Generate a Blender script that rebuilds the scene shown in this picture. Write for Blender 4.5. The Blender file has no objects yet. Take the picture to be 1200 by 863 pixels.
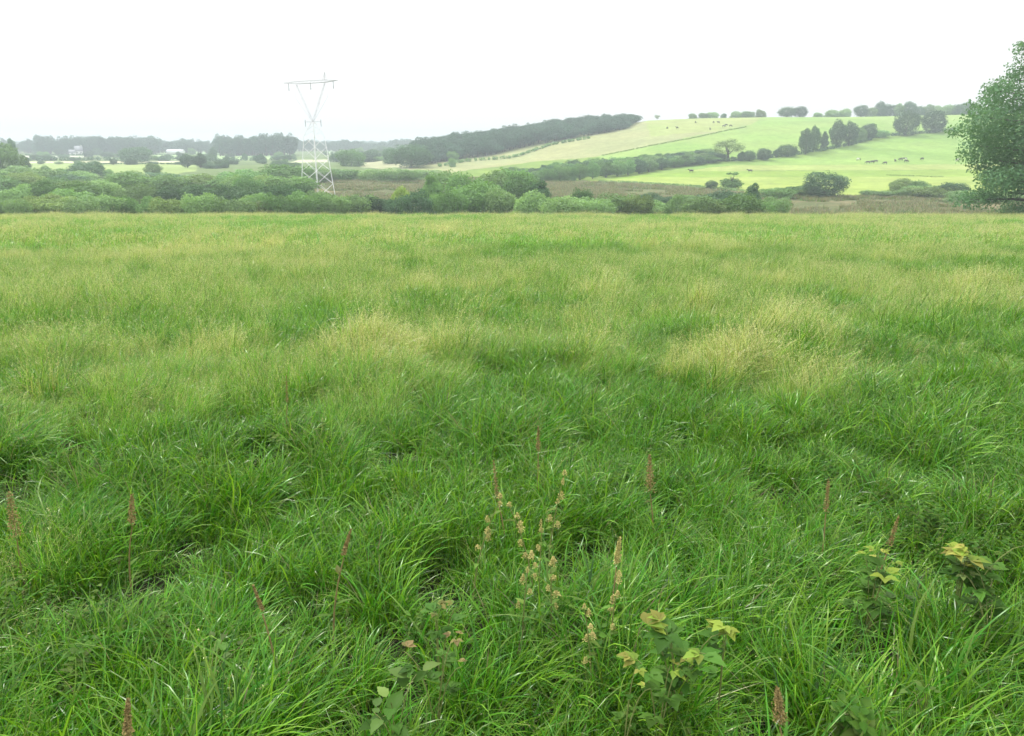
import bpy, bmesh, math, random
import numpy as np

SC = bpy.context.scene
COL = SC.collection

# ---------------------------------------------------------------- camera
H = 2.3                                   # eye height over the ground at the camera
PITCH = math.radians(16.4)
FPX = 906.0                               # focal length in pixels of a 1200 px wide frame
CX, CY = 600.0, 431.5
cam = bpy.data.cameras.new('camera')
cam.sensor_width = 36.0
cam.lens = FPX / 1200.0 * 36.0
cam.clip_start = 0.05
cam.clip_end = 12000
camo = bpy.data.objects.new('camera', cam)
camo.location = (0, 0, H)
camo.rotation_euler = (math.pi / 2 - PITCH, 0, 0)
COL.objects.link(camo)
SC.camera = camo

# ---------------------------------------------------------------- sky, sun, exposure
SUN_EL, SUN_AZ = math.radians(52), math.radians(-35)   # azimuth from +Y (view direction), negative = left
world = bpy.data.worlds.new('World')
SC.world = world
world.use_nodes = True
nt = world.node_tree
nt.nodes.clear()
wo = nt.nodes.new('ShaderNodeOutputWorld')
bg = nt.nodes.new('ShaderNodeBackground')
bg.inputs['Strength'].default_value = 0.1
sky = nt.nodes.new('ShaderNodeTexSky')
sky.sky_type = 'NISHITA'
sky.sun_disc = False
sky.sun_elevation = SUN_EL
sky.sun_rotation = SUN_AZ
sky.air_density = 1.2
sky.dust_density = 3.0
hs = nt.nodes.new('ShaderNodeHueSaturation')
hs.inputs['Saturation'].default_value = 0.3
hs.inputs['Value'].default_value = 1.0
# overcast layer: a pale sheet of cloud, even near the horizon and brighter overhead
tc = nt.nodes.new('ShaderNodeTexCoord')
sep = nt.nodes.new('ShaderNodeSeparateXYZ')
mr = nt.nodes.new('ShaderNodeMapRange')
mr.interpolation_type = 'SMOOTHSTEP'
mr.inputs['From Min'].default_value = 0.12
mr.inputs['From Max'].default_value = 0.75
mr.inputs['To Min'].default_value = 8.5
mr.inputs['To Max'].default_value = 20.0
cmb = nt.nodes.new('ShaderNodeCombineColor')
mixw = nt.nodes.new('ShaderNodeMix')
mixw.data_type = 'RGBA'
mixw.inputs['Factor'].default_value = 0.9
L = nt.links.new
L(sky.outputs['Color'], hs.inputs['Color'])
L(tc.outputs['Generated'], sep.inputs[0])
L(sep.outputs['Z'], mr.inputs['Value'])
for ch in ('Red', 'Green', 'Blue'):
    L(mr.outputs['Result'], cmb.inputs[ch])
L(hs.outputs['Color'], mixw.inputs['A'])
L(cmb.outputs['Color'], mixw.inputs['B'])
L(mixw.outputs['Result'], bg.inputs['Color'])
L(bg.outputs['Background'], wo.inputs['Surface'])

sun = bpy.data.lights.new('sun', 'SUN')
sun.energy = 2.6
sun.angle = math.radians(10)
sun.color = (1.0, 0.96, 0.88)
suno = bpy.data.objects.new('sun', sun)
suno.rotation_euler = (math.pi / 2 - SUN_EL, 0, math.pi - SUN_AZ)
suno.location = (0, 0, 60)
COL.objects.link(suno)

SC.view_settings.view_transform = 'Standard'
SC.view_settings.look = 'None'
SC.view_settings.exposure = 0.42
SC.view_settings.gamma = 1.0
SC.view_settings.use_curve_mapping = False
SC.render.engine = 'CYCLES'
SC.cycles.use_denoising = True
SC.cycles.max_bounces = 5
SC.cycles.diffuse_bounces = 2
SC.cycles.glossy_bounces = 2
SC.cycles.transmission_bounces = 3
SC.cycles.volume_bounces = 0
SC.cycles.use_adaptive_sampling = True
SC.cycles.adaptive_threshold = 0.02

# ---------------------------------------------------------------- numeric helpers
def _hash(ix, iy, seed):
    h = (ix.astype(np.int64) * 374761393 + iy.astype(np.int64) * 668265263 + seed * 1442695041) & 0xFFFFFFFF
    h = ((h ^ (h >> 13)) * 1274126177) & 0xFFFFFFFF
    return ((h ^ (h >> 16)) & 0xFFFF) / 65535.0

def vnoise(x, y, seed=0):
    x = np.asarray(x, float); y = np.asarray(y, float)
    ix = np.floor(x); iy = np.floor(y)
    fx = x - ix; fy = y - iy
    fx = fx * fx * (3 - 2 * fx); fy = fy * fy * (3 - 2 * fy)
    a = _hash(ix, iy, seed); b = _hash(ix + 1, iy, seed)
    c = _hash(ix, iy + 1, seed); d = _hash(ix + 1, iy + 1, seed)
    return (a * (1 - fx) + b * fx) * (1 - fy) + (c * (1 - fx) + d * fx) * fy

def fbm(x, y, seed=0, n=4):
    s = 0; a = 0.5; t = 0
    for i in range(n):
        s = s + a * vnoise(np.asarray(x) * 2 ** i, np.asarray(y) * 2 ** i, seed + i * 17)
        t += a; a *= 0.5
    return s / t

def sstep(a, b, x):
    t = np.clip((x - a) / (b - a), 0, 1)
    return t * t * (3 - 2 * t)

def zpix(v, Y):
    """height of the plane of sight of picture row v at forward distance Y"""
    return H + Y * np.tan(np.arctan((CY - v) / FPX) - PITCH)

# ---------------------------------------------------------------- the lie of the land
_PY = np.array([-400, -50, 0, 3, 10, 30, 60, 95, 100, 110, 130, 150, 220, 300, 1000, 4000.])
_PZ = np.array([1.0, 0.5, 0, 0, -.36, -1.75, -4.0, -6.65, -7.2, -9.0, -11.3, -12.4, -13, -13, -13.4, -14])
_SU = np.array([430, 470, 500, 540, 600, 660, 720, 760, 820, 900, 1000, 1100, 1200, 1400, 1900])
_SV = np.array([182.6, 182, 178, 172, 164, 155, 147, 141, 138.5, 137, 137, 135.5, 133, 130, 138.])
_FU = np.array([430, 480, 600, 700, 800, 1200])
_FY = np.array([440, 430, 380, 330, 300, 285.])
YR = 620.0
def ground(x, y):
    x = np.asarray(x, float); y = np.asarray(y, float)
    z = np.interp(y, _PY, _PZ)
    z = .5 * z + .25 * np.interp(y - 4 - .04 * np.abs(y), _PY, _PZ) + .25 * np.interp(y + 4 + .04 * np.abs(y), _PY, _PZ)
    ys = np.maximum(y, 1.0)
    u = CX + 945 * np.clip(x / ys, -3, 1.4)
    zr = zpix(np.interp(u, _SU, _SV), YR)
    fy = np.interp(u, _FU, _FY)
    t = np.clip((y - fy) / (YR - fy), 0, 1) ** 1.2
    s = t * t * (3 - 2 * t)
    hill = (zr + 13) * s * sstep(430, 480, u)
    hill = hill * (1 - .35 * sstep(700, 1500, y))
    far = (fbm(x / 160, y / 160, 5) - .5) * 3.0 * sstep(200, 500, y)
    mid = (fbm(x / 14, y / 14, 9) - .5) * .5 * sstep(1, 9, np.hypot(x, y)) * (1 - sstep(75, 95, y) * .8)
    fine = (fbm(x / 2.2, y / 2.2, 3, 3) - .5) * .22 * (1 - sstep(30, 90, y))
    rise = 7 * sstep(1300, 2600, y) * (1 - sstep(430, 480, u))
    return z + hill + far * .5 + mid + fine + rise

def project(x, y, z):
    cp, sp = math.cos(PITCH), math.sin(PITCH)
    d = y * cp - (z - H) * sp
    d = np.maximum(d, 1e-3)
    return CX + FPX * x / d, CY - FPX * (y * sp + (z - H) * cp) / d, d

def at(u, Y, h=0.0):
    """ground point at forward distance Y whose column in the picture is u"""
    z = -5.0; x = 0
    for _ in range(6):
        d = Y * math.cos(PITCH) - (z + h - H) * math.sin(PITCH)
        x = (u - CX) / FPX * d
        z = float(ground(x, Y))
    return x, Y, z

def hit(u, v, h=0.0, y0=1.0, y1=3000):
    """first ground point (raised by h) along the sight line of picture point u, v"""
    Y = y0
    pa = None
    ang = math.tan(math.atan((CY - v) / FPX) - PITCH)
    while Y < y1:
        zr = H + Y * ang
        d = Y * math.cos(PITCH) - (zr - H) * math.sin(PITCH)
        x = (u - CX) / FPX * d
        if float(ground(x, Y)) + h >= zr:
            return x, Y, float(ground(x, Y))
        Y += max(.02, Y * .004)
    return None

def in_poly(px, py, poly):
    r = np.zeros(px.shape, bool)
    n = len(poly)
    for i in range(n):
        x1, y1 = poly[i]; x2, y2 = poly[(i + 1) % n]
        c = ((y1 > py) != (y2 > py)) & (px < (x2 - x1) * (py - y1) / (y2 - y1 + 1e-9) + x1)
        r ^= c
    return r

# ---------------------------------------------------------------- object helpers
def tag(o, label=None, cat=None, group=None, kind=None):
    if label: o['label'] = label
    if cat: o['category'] = cat
    if group: o['group'] = group
    if kind: o['kind'] = kind
    return o

def np_mesh(name, V, F, mat=None, smooth=True, attrs=None, mats=None, mi=None):
    """mesh from numpy arrays; F is (n,4) or (n,3) or a list of such arrays"""
    me = bpy.data.meshes.new(name)
    V = np.asarray(V, np.float32)
    Fs = F if isinstance(F, list) else [F]
    Fs = [np.asarray(f, np.int32) for f in Fs if len(f)]
    loops = np.concatenate([f.ravel() for f in Fs])
    tot = np.concatenate([np.full(len(f), f.shape[1], np.int32) for f in Fs])
    start = np.concatenate([[0], np.cumsum(tot)[:-1]]).astype(np.int32)
    me.vertices.add(len(V)); me.vertices.foreach_set('co', V.ravel())
    me.loops.add(len(loops)); me.loops.foreach_set('vertex_index', loops)
    me.polygons.add(len(tot)); me.polygons.foreach_set('loop_start', start)
    me.polygons.foreach_set('loop_total', tot)
    if smooth:
        me.polygons.foreach_set('use_smooth', np.ones(len(tot), bool))
    if attrs:
        for k, a in attrs.items():
            a = np.asarray(a, np.float32)
            if a.ndim == 1:
                at_ = me.attributes.new(k, 'FLOAT', 'POINT'); at_.data.foreach_set('value', a)
            else:
                if a.shape[1] == 3: a = np.concatenate([a, np.ones((len(a), 1), np.float32)], 1)
                at_ = me.attributes.new(k, 'FLOAT_COLOR', 'POINT'); at_.data.foreach_set('color', a.ravel())
    for m in (mats or ([mat] if mat else [])):
        me.materials.append(m)
    if mi is not None:
        me.polygons.foreach_set('material_index', np.asarray(mi, np.int32))
    me.update(calc_edges=True)
    return me

def obj(name, me, parent=None):
    o = bpy.data.objects.new(name, me)
    COL.objects.link(o)
    if parent: o.parent = parent
    return o

def empty(name, loc=(0, 0, 0), rz=0.0):
    o = bpy.data.objects.new(name, None)
    o.empty_display_size = .3
    o.location = loc; o.rotation_euler = (0, 0, rz)
    COL.objects.link(o)
    return o

class MB:
    """collects tubes, boxes and quads into one mesh"""
    def __init__(s): s.V = []; s.Q = []; s.T = []; s.n = 0
    def add(s, V, Q=None, T=None):
        s.V.append(np.asarray(V, float))
        if Q is not None and len(Q): s.Q.append(np.asarray(Q, int) + s.n)
        if T is not None and len(T): s.T.append(np.asarray(T, int) + s.n)
        s.n += len(V)
    def tube(s, pts, rad, n=6):
        pts = np.asarray(pts, float); rad = np.broadcast_to(np.asarray(rad, float), (len(pts),))
        d = np.gradient(pts, axis=0); d /= np.linalg.norm(d, axis=1)[:, None] + 1e-9
        ref = np.array([0, 0, 1.]) if abs(d[0, 2]) < .9 else np.array([1., 0, 0])
        a = np.cross(d, ref); a /= np.linalg.norm(a, axis=1)[:, None] + 1e-9
        b = np.cross(d, a)
        th = np.arange(n) * 2 * math.pi / n
        ring = pts[:, None] + rad[:, None, None] * (np.cos(th)[None, :, None] * a[:, None] + np.sin(th)[None, :, None] * b[:, None])
        V = ring.reshape(-1, 3)
        i = np.arange(len(pts) - 1)[:, None] * n; j = np.arange(n)[None]
        k = (j + 1) % n
        Q = np.stack([i + j, i + k, i + n + k, i + n + j], -1).reshape(-1, 4)
        s.add(V, Q)
    def box(s, c, d, rz=0.0):
        x, y, z = np.asarray(d) / 2
        P = np.array([[-x, -y, -z], [x, -y, -z], [x, y, -z], [-x, y, -z], [-x, -y, z], [x, -y, z], [x, y, z], [-x, y, z]])
        ca, sa = math.cos(rz), math.sin(rz)
        P = P @ np.array([[ca, sa, 0], [-sa, ca, 0], [0, 0, 1]]) + np.asarray(c)
        s.add(P, [[0, 3, 2, 1], [4, 5, 6, 7], [0, 1, 5, 4], [1, 2, 6, 5], [2, 3, 7, 6], [3, 0, 4, 7]])
    def mesh(s, name, mat, smooth=True):
        F = []
        if s.Q: F.append(np.concatenate(s.Q))
        if s.T: F.append(np.concatenate(s.T))
        return np_mesh(name, np.concatenate(s.V), F, mat, smooth)
    def build(s, name, mat, parent=None, smooth=True):
        return obj(name, s.mesh(name, mat, smooth), parent)

# ---------------------------------------------------------------- materials
def new_mat(name):
    m = bpy.data.materials.new(name); m.use_nodes = True
    m.node_tree.nodes.clear()
    return m, m.node_tree.nodes, m.node_tree.links.new

def simple_mat(name, col, rough=.7, noise=.25, scale=6.0, metal=0.0, spec=.3):
    m, N, K = new_mat(name)
    o = N.new('ShaderNodeOutputMaterial'); p = N.new('ShaderNodeBsdfPrincipled')
    p.inputs['Roughness'].default_value = rough; p.inputs['Metallic'].default_value = metal
    p.inputs['Specular IOR Level'].default_value = spec
    t = N.new('ShaderNodeTexCoord'); n = N.new('ShaderNodeTexNoise')
    n.inputs['Scale'].default_value = scale; n.inputs['Detail'].default_value = 4
    mx = N.new('ShaderNodeMix'); mx.data_type = 'RGBA'
    mx.inputs['A'].default_value = [c * (1 - noise) for c in col] + [1]
    mx.inputs['B'].default_value = [min(1, c * (1 + noise)) for c in col] + [1]
    K(t.outputs['Object'], n.inputs['Vector']); K(n.outputs['Fac'], mx.inputs['Factor'])
    K(mx.outputs['Result'], p.inputs['Base Color']); K(p.outputs[0], o.inputs['Surface'])
    return m

def leaf_mat(name, mode, col=(.06, .1, .03), trans=.35, rough=.5, spec=.25, nscale=1.0, jitter=.35):
    """mode 'object': colour from the object's own colour; 'attr': from the mesh attribute col"""
    m, N, K = new_mat(name)
    o = N.new('ShaderNodeOutputMaterial'); p = N.new('ShaderNodeBsdfPrincipled')
    p.inputs['Roughness'].default_value = rough
    p.inputs['Specular IOR Level'].default_value = spec
    tr = N.new('ShaderNodeBsdfTranslucent'); ms = N.new('ShaderNodeMixShader')
    ms.inputs[0].default_value = trans
    if mode == 'object':
        s = N.new('ShaderNodeObjectInfo'); src = s.outputs['Color']
    elif mode == 'attr':
        s = N.new('ShaderNodeAttribute'); s.attribute_name = 'col'; src = s.outputs['Color']
    else:
        s = N.new('ShaderNodeRGB'); s.outputs[0].default_value = (*col, 1); src = s.outputs[0]
    a = N.new('ShaderNodeAttribute'); a.attribute_name = 'tone'
    oi = N.new('ShaderNodeObjectInfo')
    mul = N.new('ShaderNodeMath'); mul.operation = 'MULTIPLY_ADD'
    mul.inputs[1].default_value = jitter * 2; mul.inputs[2].default_value = 1 - jitter
    K(a.outputs['Fac'], mul.inputs[0])
    vm = N.new('ShaderNodeVectorMath'); vm.operation = 'SCALE'
    K(src, vm.inputs[0]); K(mul.outputs[0], vm.inputs['Scale'])
    h = N.new('ShaderNodeHueSaturation')
    hm = N.new('ShaderNodeMapRange'); hm.inputs['To Min'].default_value = .493; hm.inputs['To Max'].default_value = .507
    K(oi.outputs['Random'], hm.inputs['Value']); K(hm.outputs[0], h.inputs['Hue'])
    K(vm.outputs[0], h.inputs['Color'])
    K(h.outputs[0], p.inputs['Base Color'])
    # light shining through a leaf is yellower than light off its face
    ty = N.new('ShaderNodeMix'); ty.data_type = 'RGBA'; ty.blend_type = 'MULTIPLY'; ty.inputs['Factor'].default_value = 1
    ty.inputs['B'].default_value = (1.25, 1.25, .6, 1)
    K(h.outputs[0], ty.inputs['A']); K(ty.outputs['Result'], tr.inputs['Color'])
    K(p.outputs[0], ms.inputs[1]); K(tr.outputs[0], ms.inputs[2]); K(ms.outputs[0], o.inputs['Surface'])
    return m

M_CROWN = leaf_mat('foliage', 'object', trans=.3, rough=.65, spec=.12, jitter=.26)
M_WOODLEAF = leaf_mat('wood_foliage', 'attr', trans=.3, rough=.6, spec=.2)
M_GRASS = leaf_mat('grass_blade', 'attr', trans=.28, rough=.3, spec=.32, jitter=.55)
M_WEED = leaf_mat('weed_leaf', 'attr', trans=.35, rough=.5, spec=.08, jitter=.3)
M_BARK = simple_mat('bark', (.10, .095, .075), .9, .35, 9)
M_STEEL = simple_mat('galvanised_steel', (.80, .82, .82), .5, .06, 3, 0.0)
M_DARKSTEEL = simple_mat('weathered_steel', (.42, .43, .44), .55, .12, 3, 0.0)
M_GLASSY = simple_mat('insulator_glass', (.12, .14, .15), .25, .1, 3)
M_WHITEWALL = simple_mat('white_render', (.62, .62, .59), .8, .06, 1.5)
M_ROOF = simple_mat('slate_roof', (.2, .21, .23), .7, .2, 2)
M_PALEROOF = simple_mat('pale_sheet_roof', (.55, .58, .60), .5, .06, 1)
M_WINDOW = simple_mat('window_glass', (.06, .07, .08), .15, .1, 2, spec=.5)
M_STEM = simple_mat('weed_stem', (.22, .17, .07), .7, .3, 20)
M_SEED = simple_mat('dock_seed', (.25, .19, .07), .85, .35, 40)
M_SEEDPALE = simple_mat('pale_seed', (.42, .38, .13), .85, .3, 40)
M_GREENSTEM = simple_mat('green_stem', (.17, .2, .06), .6, .3, 20)

# ---------------------------------------------------------------- ground sheet
def build_ground():
    # rings around the viewpoint, fine in front where the land is seen
    R = np.concatenate([[0.0], np.geomspace(.6, 90, 150), np.geomspace(91, 290, 130), np.geomspace(292, 760, 230), np.geomspace(775, 3400, 90)])
    a0 = math.radians(37)
    A = np.concatenate([np.linspace(-a0, a0, 760), np.linspace(a0, 2 * math.pi - a0, 90)[1:-1]])
    rr, aa = np.meshgrid(R, A, indexing='ij')
    x = rr * np.sin(aa); y = rr * np.cos(aa)
    z = ground(x, y)
    n = len(A)
    i = np.arange(len(R) - 1)[:, None] * n; j = np.arange(n)[None]; k = (j + 1) % n
    F = np.stack([i + j, i + n + j, i + n + k, i + k], -1).reshape(-1, 4)
    x = x.ravel(); y = y.ravel(); z = z.ravel()
    # colour of each patch of land (crop, pasture, rough marsh)
    zz = z
    u, v, d = project(x, np.maximum(y, 1), zz)
    wob = (fbm(x / 18, y / 18, 31) - .5)
    uw = u + wob * 10; vw = v + wob * 1.6
    C = np.zeros((len(x), 3))
    n1 = fbm(x / 30, y / 30, 41)[:, None]; n2 = fbm(x / 6, y / 6, 43)[:, None]
    def mixc(a, b, t): return np.asarray(a) * (1 - t) + np.asarray(b) * t
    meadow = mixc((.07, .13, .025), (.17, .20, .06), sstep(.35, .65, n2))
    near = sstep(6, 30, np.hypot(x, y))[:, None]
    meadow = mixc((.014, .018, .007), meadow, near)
    marsh = mixc((.085, .105, .035), (.17, .15, .075), sstep(.4, .62, .6 * n2 + .4 * n1))
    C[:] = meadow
    far = y > 98
    C[far] = marsh[far]
    pl = y > 330
    base = mixc((.08, .12, .04), (.13, .19, .05), n1)
    left = pl & (u < 470)
    C[left] = base[left]
    tall = np.zeros(len(x), bool)
    def zone(poly, a, b=None, w=True):
        m = in_poly(uw if w else u, vw if w else v, poly) & (y > 200)
        cc = mixc(a, b if b is not None else a, sstep(.3, .7, n1)) * (.86 + .28 * n2)
        C[m] = cc[m]
    # --- right hand hill
    zone([(480, 205), (500, 150), (760, 120), (1400, 110), (1400, 240), (1100, 236), (1000, 231), (900, 229), (830, 222), (740, 214), (680, 212), (640, 222)], (0.131, 0.206, 0.037), (0.175, 0.264, 0.044))
    zone([(440, 203), (505, 186), (560, 176), (650, 160), (720, 150), (760, 136), (850, 130), (880, 146), (700, 184), (620, 190), (500, 206)], (0.267, 0.278, 0.122), (0.236, 0.264, 0.114))
    zone([(760, 160), (752, 134), (900, 128), (885, 147), (850, 153)], (0.249, 0.292, 0.095), (0.227, 0.292, 0.086))
    zone([(700, 184), (880, 146), (905, 132), (1300, 125), (1300, 150), (1100, 152), (950, 175), (840, 191), (740, 200)], (0.167, 0.278, 0.058), (0.206, 0.300, 0.073))
    zone([(740, 206), (845, 191), (950, 178), (1110, 152), (1300, 146), (1300, 192), (900, 194), (800, 199)], (0.158, 0.268, 0.051), (0.192, 0.296, 0.063))
    zone([(740, 208), (860, 194), (1300, 192), (1300, 200), (1100, 199), (880, 200)], (0.263, 0.314, 0.089), (0.232, 0.300, 0.076))
    zone([(690, 213), (800, 201), (1300, 199), (1300, 208), (900, 208), (820, 207)], (0.188, 0.278, 0.041), (0.167, 0.264, 0.037))
    zone([(650, 215), (760, 208), (1300, 207), (1300, 233), (1010, 230), (900, 227), (830, 220), (740, 214)], (0.249, 0.314, 0.073), (0.210, 0.286, 0.054))
    # --- flat country on the left
    zone([(20, 208), (20, 191.5), (120, 192), (230, 191), (232, 199), (180, 212)], (.23, .30, .09), (.2, .28, .08))
    zone([(35, 191.4), (35, 189.6), (232, 189), (232, 190.6)], (.50, .48, .30), w=False)
    zone([(24, 185), (24, 182.8), (105, 182.8), (100, 185)], (.42, .44, .33), w=False)
    zone([(20, 176.5), (20, 173), (85, 173), (85, 176)], (.3, .42, .28), w=False)
    zone([(180, 188), (185, 178.5), (345, 177.5), (345, 187)], (.24, .36, .16), (.28, .4, .16))
    zone([(180, 176), (180, 174), (350, 174), (350, 176)], (.36, .39, .27), w=False)
    zone([(340, 191), (350, 187.5), (404, 187), (400, 190)], (.42, .44, .27), w=False)
    zone([(405, 189), (470, 185), (470, 187), (420, 190.5)], (.36, .39, .25), w=False)
    zone([(420, 196), (440, 184), (500, 184), (480, 200)], (.30, .31, .17))
    zone([(380, 180), (380, 169.5), (470, 169), (470, 178)], (.3, .42, .22), w=False)
    # brown rush beds in the valley floor
    zone([(395, 232), (400, 217), (500, 215), (500, 232)], (.10, .105, .045), (.09, .11, .045))
    zone([(630, 236), (640, 214), (700, 213), (740, 214), (860, 222), (900, 240), (760, 244)], (.105, .11, .05), (.10, .12, .045))
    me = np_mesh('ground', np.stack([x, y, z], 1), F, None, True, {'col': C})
    m, N, K = new_mat('land')
    o = N.new('ShaderNodeOutputMaterial'); p = N.new('ShaderNodeBsdfPrincipled')
    p.inputs['Roughness'].default_value = .95; p.inputs['Specular IOR Level'].default_value = .1
    a = N.new('ShaderNodeAttribute'); a.attribute_name = 'col'
    g = N.new('ShaderNodeNewGeometry')
    nz = N.new('ShaderNodeTexNoise'); nz.inputs['Scale'].default_value = .35; nz.inputs['Detail'].default_value = 8; nz.inputs['Roughness'].default_value = .65
    K(g.outputs['Position'], nz.inputs['Vector'])
    mrg = N.new('ShaderNodeMapRange'); mrg.inputs['From Min'].default_value = .3; mrg.inputs['From Max'].default_value = .7
    mrg.inputs['To Min'].default_value = .8; mrg.inputs['To Max'].default_value = 1.2
    K(nz.outputs['Fac'], mrg.inputs['Value'])
    vm = N.new('ShaderNodeVectorMath'); vm.operation = 'SCALE'
    K(a.outputs['Color'], vm.inputs[0]); 
    nb = N.new('ShaderNodeTexNoise'); nb.inputs['Scale'].default_value = .045; nb.inputs['Detail'].default_value = 6; nb.inputs['Roughness'].default_value = .6
    K(g.outputs['Position'], nb.inputs['Vector'])
    mb2 = N.new('ShaderNodeMapRange'); mb2.inputs['From Min'].default_value = .3; mb2.inputs['From Max'].default_value = .7
    mb2.inputs['To Min'].default_value = .86; mb2.inputs['To Max'].default_value = 1.12
    K(nb.outputs['Fac'], mb2.inputs['Value'])
    mm = N.new('ShaderNodeMath'); mm.operation = 'MULTIPLY'
    K(mrg.outputs[0], mm.inputs[0]); K(mb2.outputs[0], mm.inputs[1]); K(mm.outputs[0], vm.inputs['Scale'])
    K(vm.outputs[0], p.inputs['Base Color'])
    bp = N.new('ShaderNodeBump'); bp.inputs['Strength'].default_value = .6; bp.inputs['Distance'].default_value = .35
    K(nz.outputs['Fac'], bp.inputs['Height']); K(bp.outputs[0], p.inputs['Normal'])
    K(p.outputs[0], o.inputs['Surface'])
    me.materials.append(m)
    tag(obj('ground', me), 'rolling farmland of meadow, marsh and hill pasture', 'ground', kind='structure')
build_ground()

# ---------------------------------------------------------------- haze
def build_haze():
    mb = MB(); top = 40.0; bot = -24.0
    mb.box((0, 1500, (top + bot) / 2), (8000, 8000, top - bot))
    m, N, K = new_mat('haze_air')
    o = N.new('ShaderNodeOutputMaterial'); p = N.new('ShaderNodeVolumePrincipled')
    p.inputs['Color'].default_value = (.80, .91, .95, 1)
    p.inputs['Density'].default_value = .00058
    p.inputs['Anisotropy'].default_value = 0.0
    K(p.outputs[0], o.inputs['Volume'])
    tag(mb.build('haze', m, smooth=False), 'pale summer haze lying over the valley', 'haze', kind='stuff')
build_haze()

# ---------------------------------------------------------------- scatter by geometry nodes
def scatter(name, pts, rot, scl, idx, sources, mat=None):
    """one object that instances the source meshes on points"""
    coll = bpy.data.collections.new(name + '_sources')
    for k, me in enumerate(sources):
        coll.objects.link(bpy.data.objects.new('%s_clump_%02d' % (name, k), me))
    me = bpy.data.meshes.new(name)
    me.vertices.add(len(pts)); me.vertices.foreach_set('co', np.asarray(pts, np.float32).ravel())
    a = me.attributes.new('rot', 'FLOAT_VECTOR', 'POINT'); a.data.foreach_set('vector', np.asarray(rot, np.float32).ravel())
    a = me.attributes.new('scl', 'FLOAT_VECTOR', 'POINT'); a.data.foreach_set('vector', np.asarray(scl, np.float32).ravel())
    a = me.attributes.new('idx', 'INT', 'POINT'); a.data.foreach_set('value', np.asarray(idx, np.int32))
    me.update()
    o = obj(name, me)
    g = bpy.data.node_groups.new(name + '_scatter', 'GeometryNodeTree')
    g.interface.new_socket('Geometry', in_out='INPUT', socket_type='NodeSocketGeometry')
    g.interface.new_socket('Geometry', in_out='OUTPUT', socket_type='NodeSocketGeometry')
    N = g.nodes; K = g.links.new
    gi = N.new('NodeGroupInput'); go = N.new('NodeGroupOutput')
    iop = N.new('GeometryNodeInstanceOnPoints')
    ci = N.new('GeometryNodeCollectionInfo'); ci.inputs['Collection'].default_value = coll
    ci.inputs['Separate Children'].default_value = True; ci.inputs['Reset Children'].default_value = True
    def na(nm, ty):
        n = N.new('GeometryNodeInputNamedAttribute'); n.data_type = ty; n.inputs['Name'].default_value = nm
        return n.outputs['Attribute']
    K(gi.outputs[0], iop.inputs['Points']); K(ci.outputs[0], iop.inputs['Instance'])
    iop.inputs['Pick Instance'].default_value = True
    K(na('idx', 'INT'), iop.inputs['Instance Index'])
    e2r = N.new('FunctionNodeEulerToRotation'); K(na('rot', 'FLOAT_VECTOR'), e2r.inputs[0])
    K(e2r.outputs[0], iop.inputs['Rotation'])
    K(na('scl', 'FLOAT_VECTOR'), iop.inputs['Scale'])
    K(iop.outputs[0], go.inputs[0])
    md = o.modifiers.new('scatter', 'NODES'); md.node_group = g
    return o

# ---------------------------------------------------------------- grass
GREEN = np.array([[.066, .225, .014], [.086, .250, .016], [.115, .275, .020], [.048, .185, .016], [.150, .290, .024]])
YELLOW = np.array([[.235, .39, .055], [.285, .41, .07], [.19, .37, .05]])
STRAW = np.array([[.49, .52, .23], [.56, .58, .32], [.39, .48, .17], [.54, .46, .28]])

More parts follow.
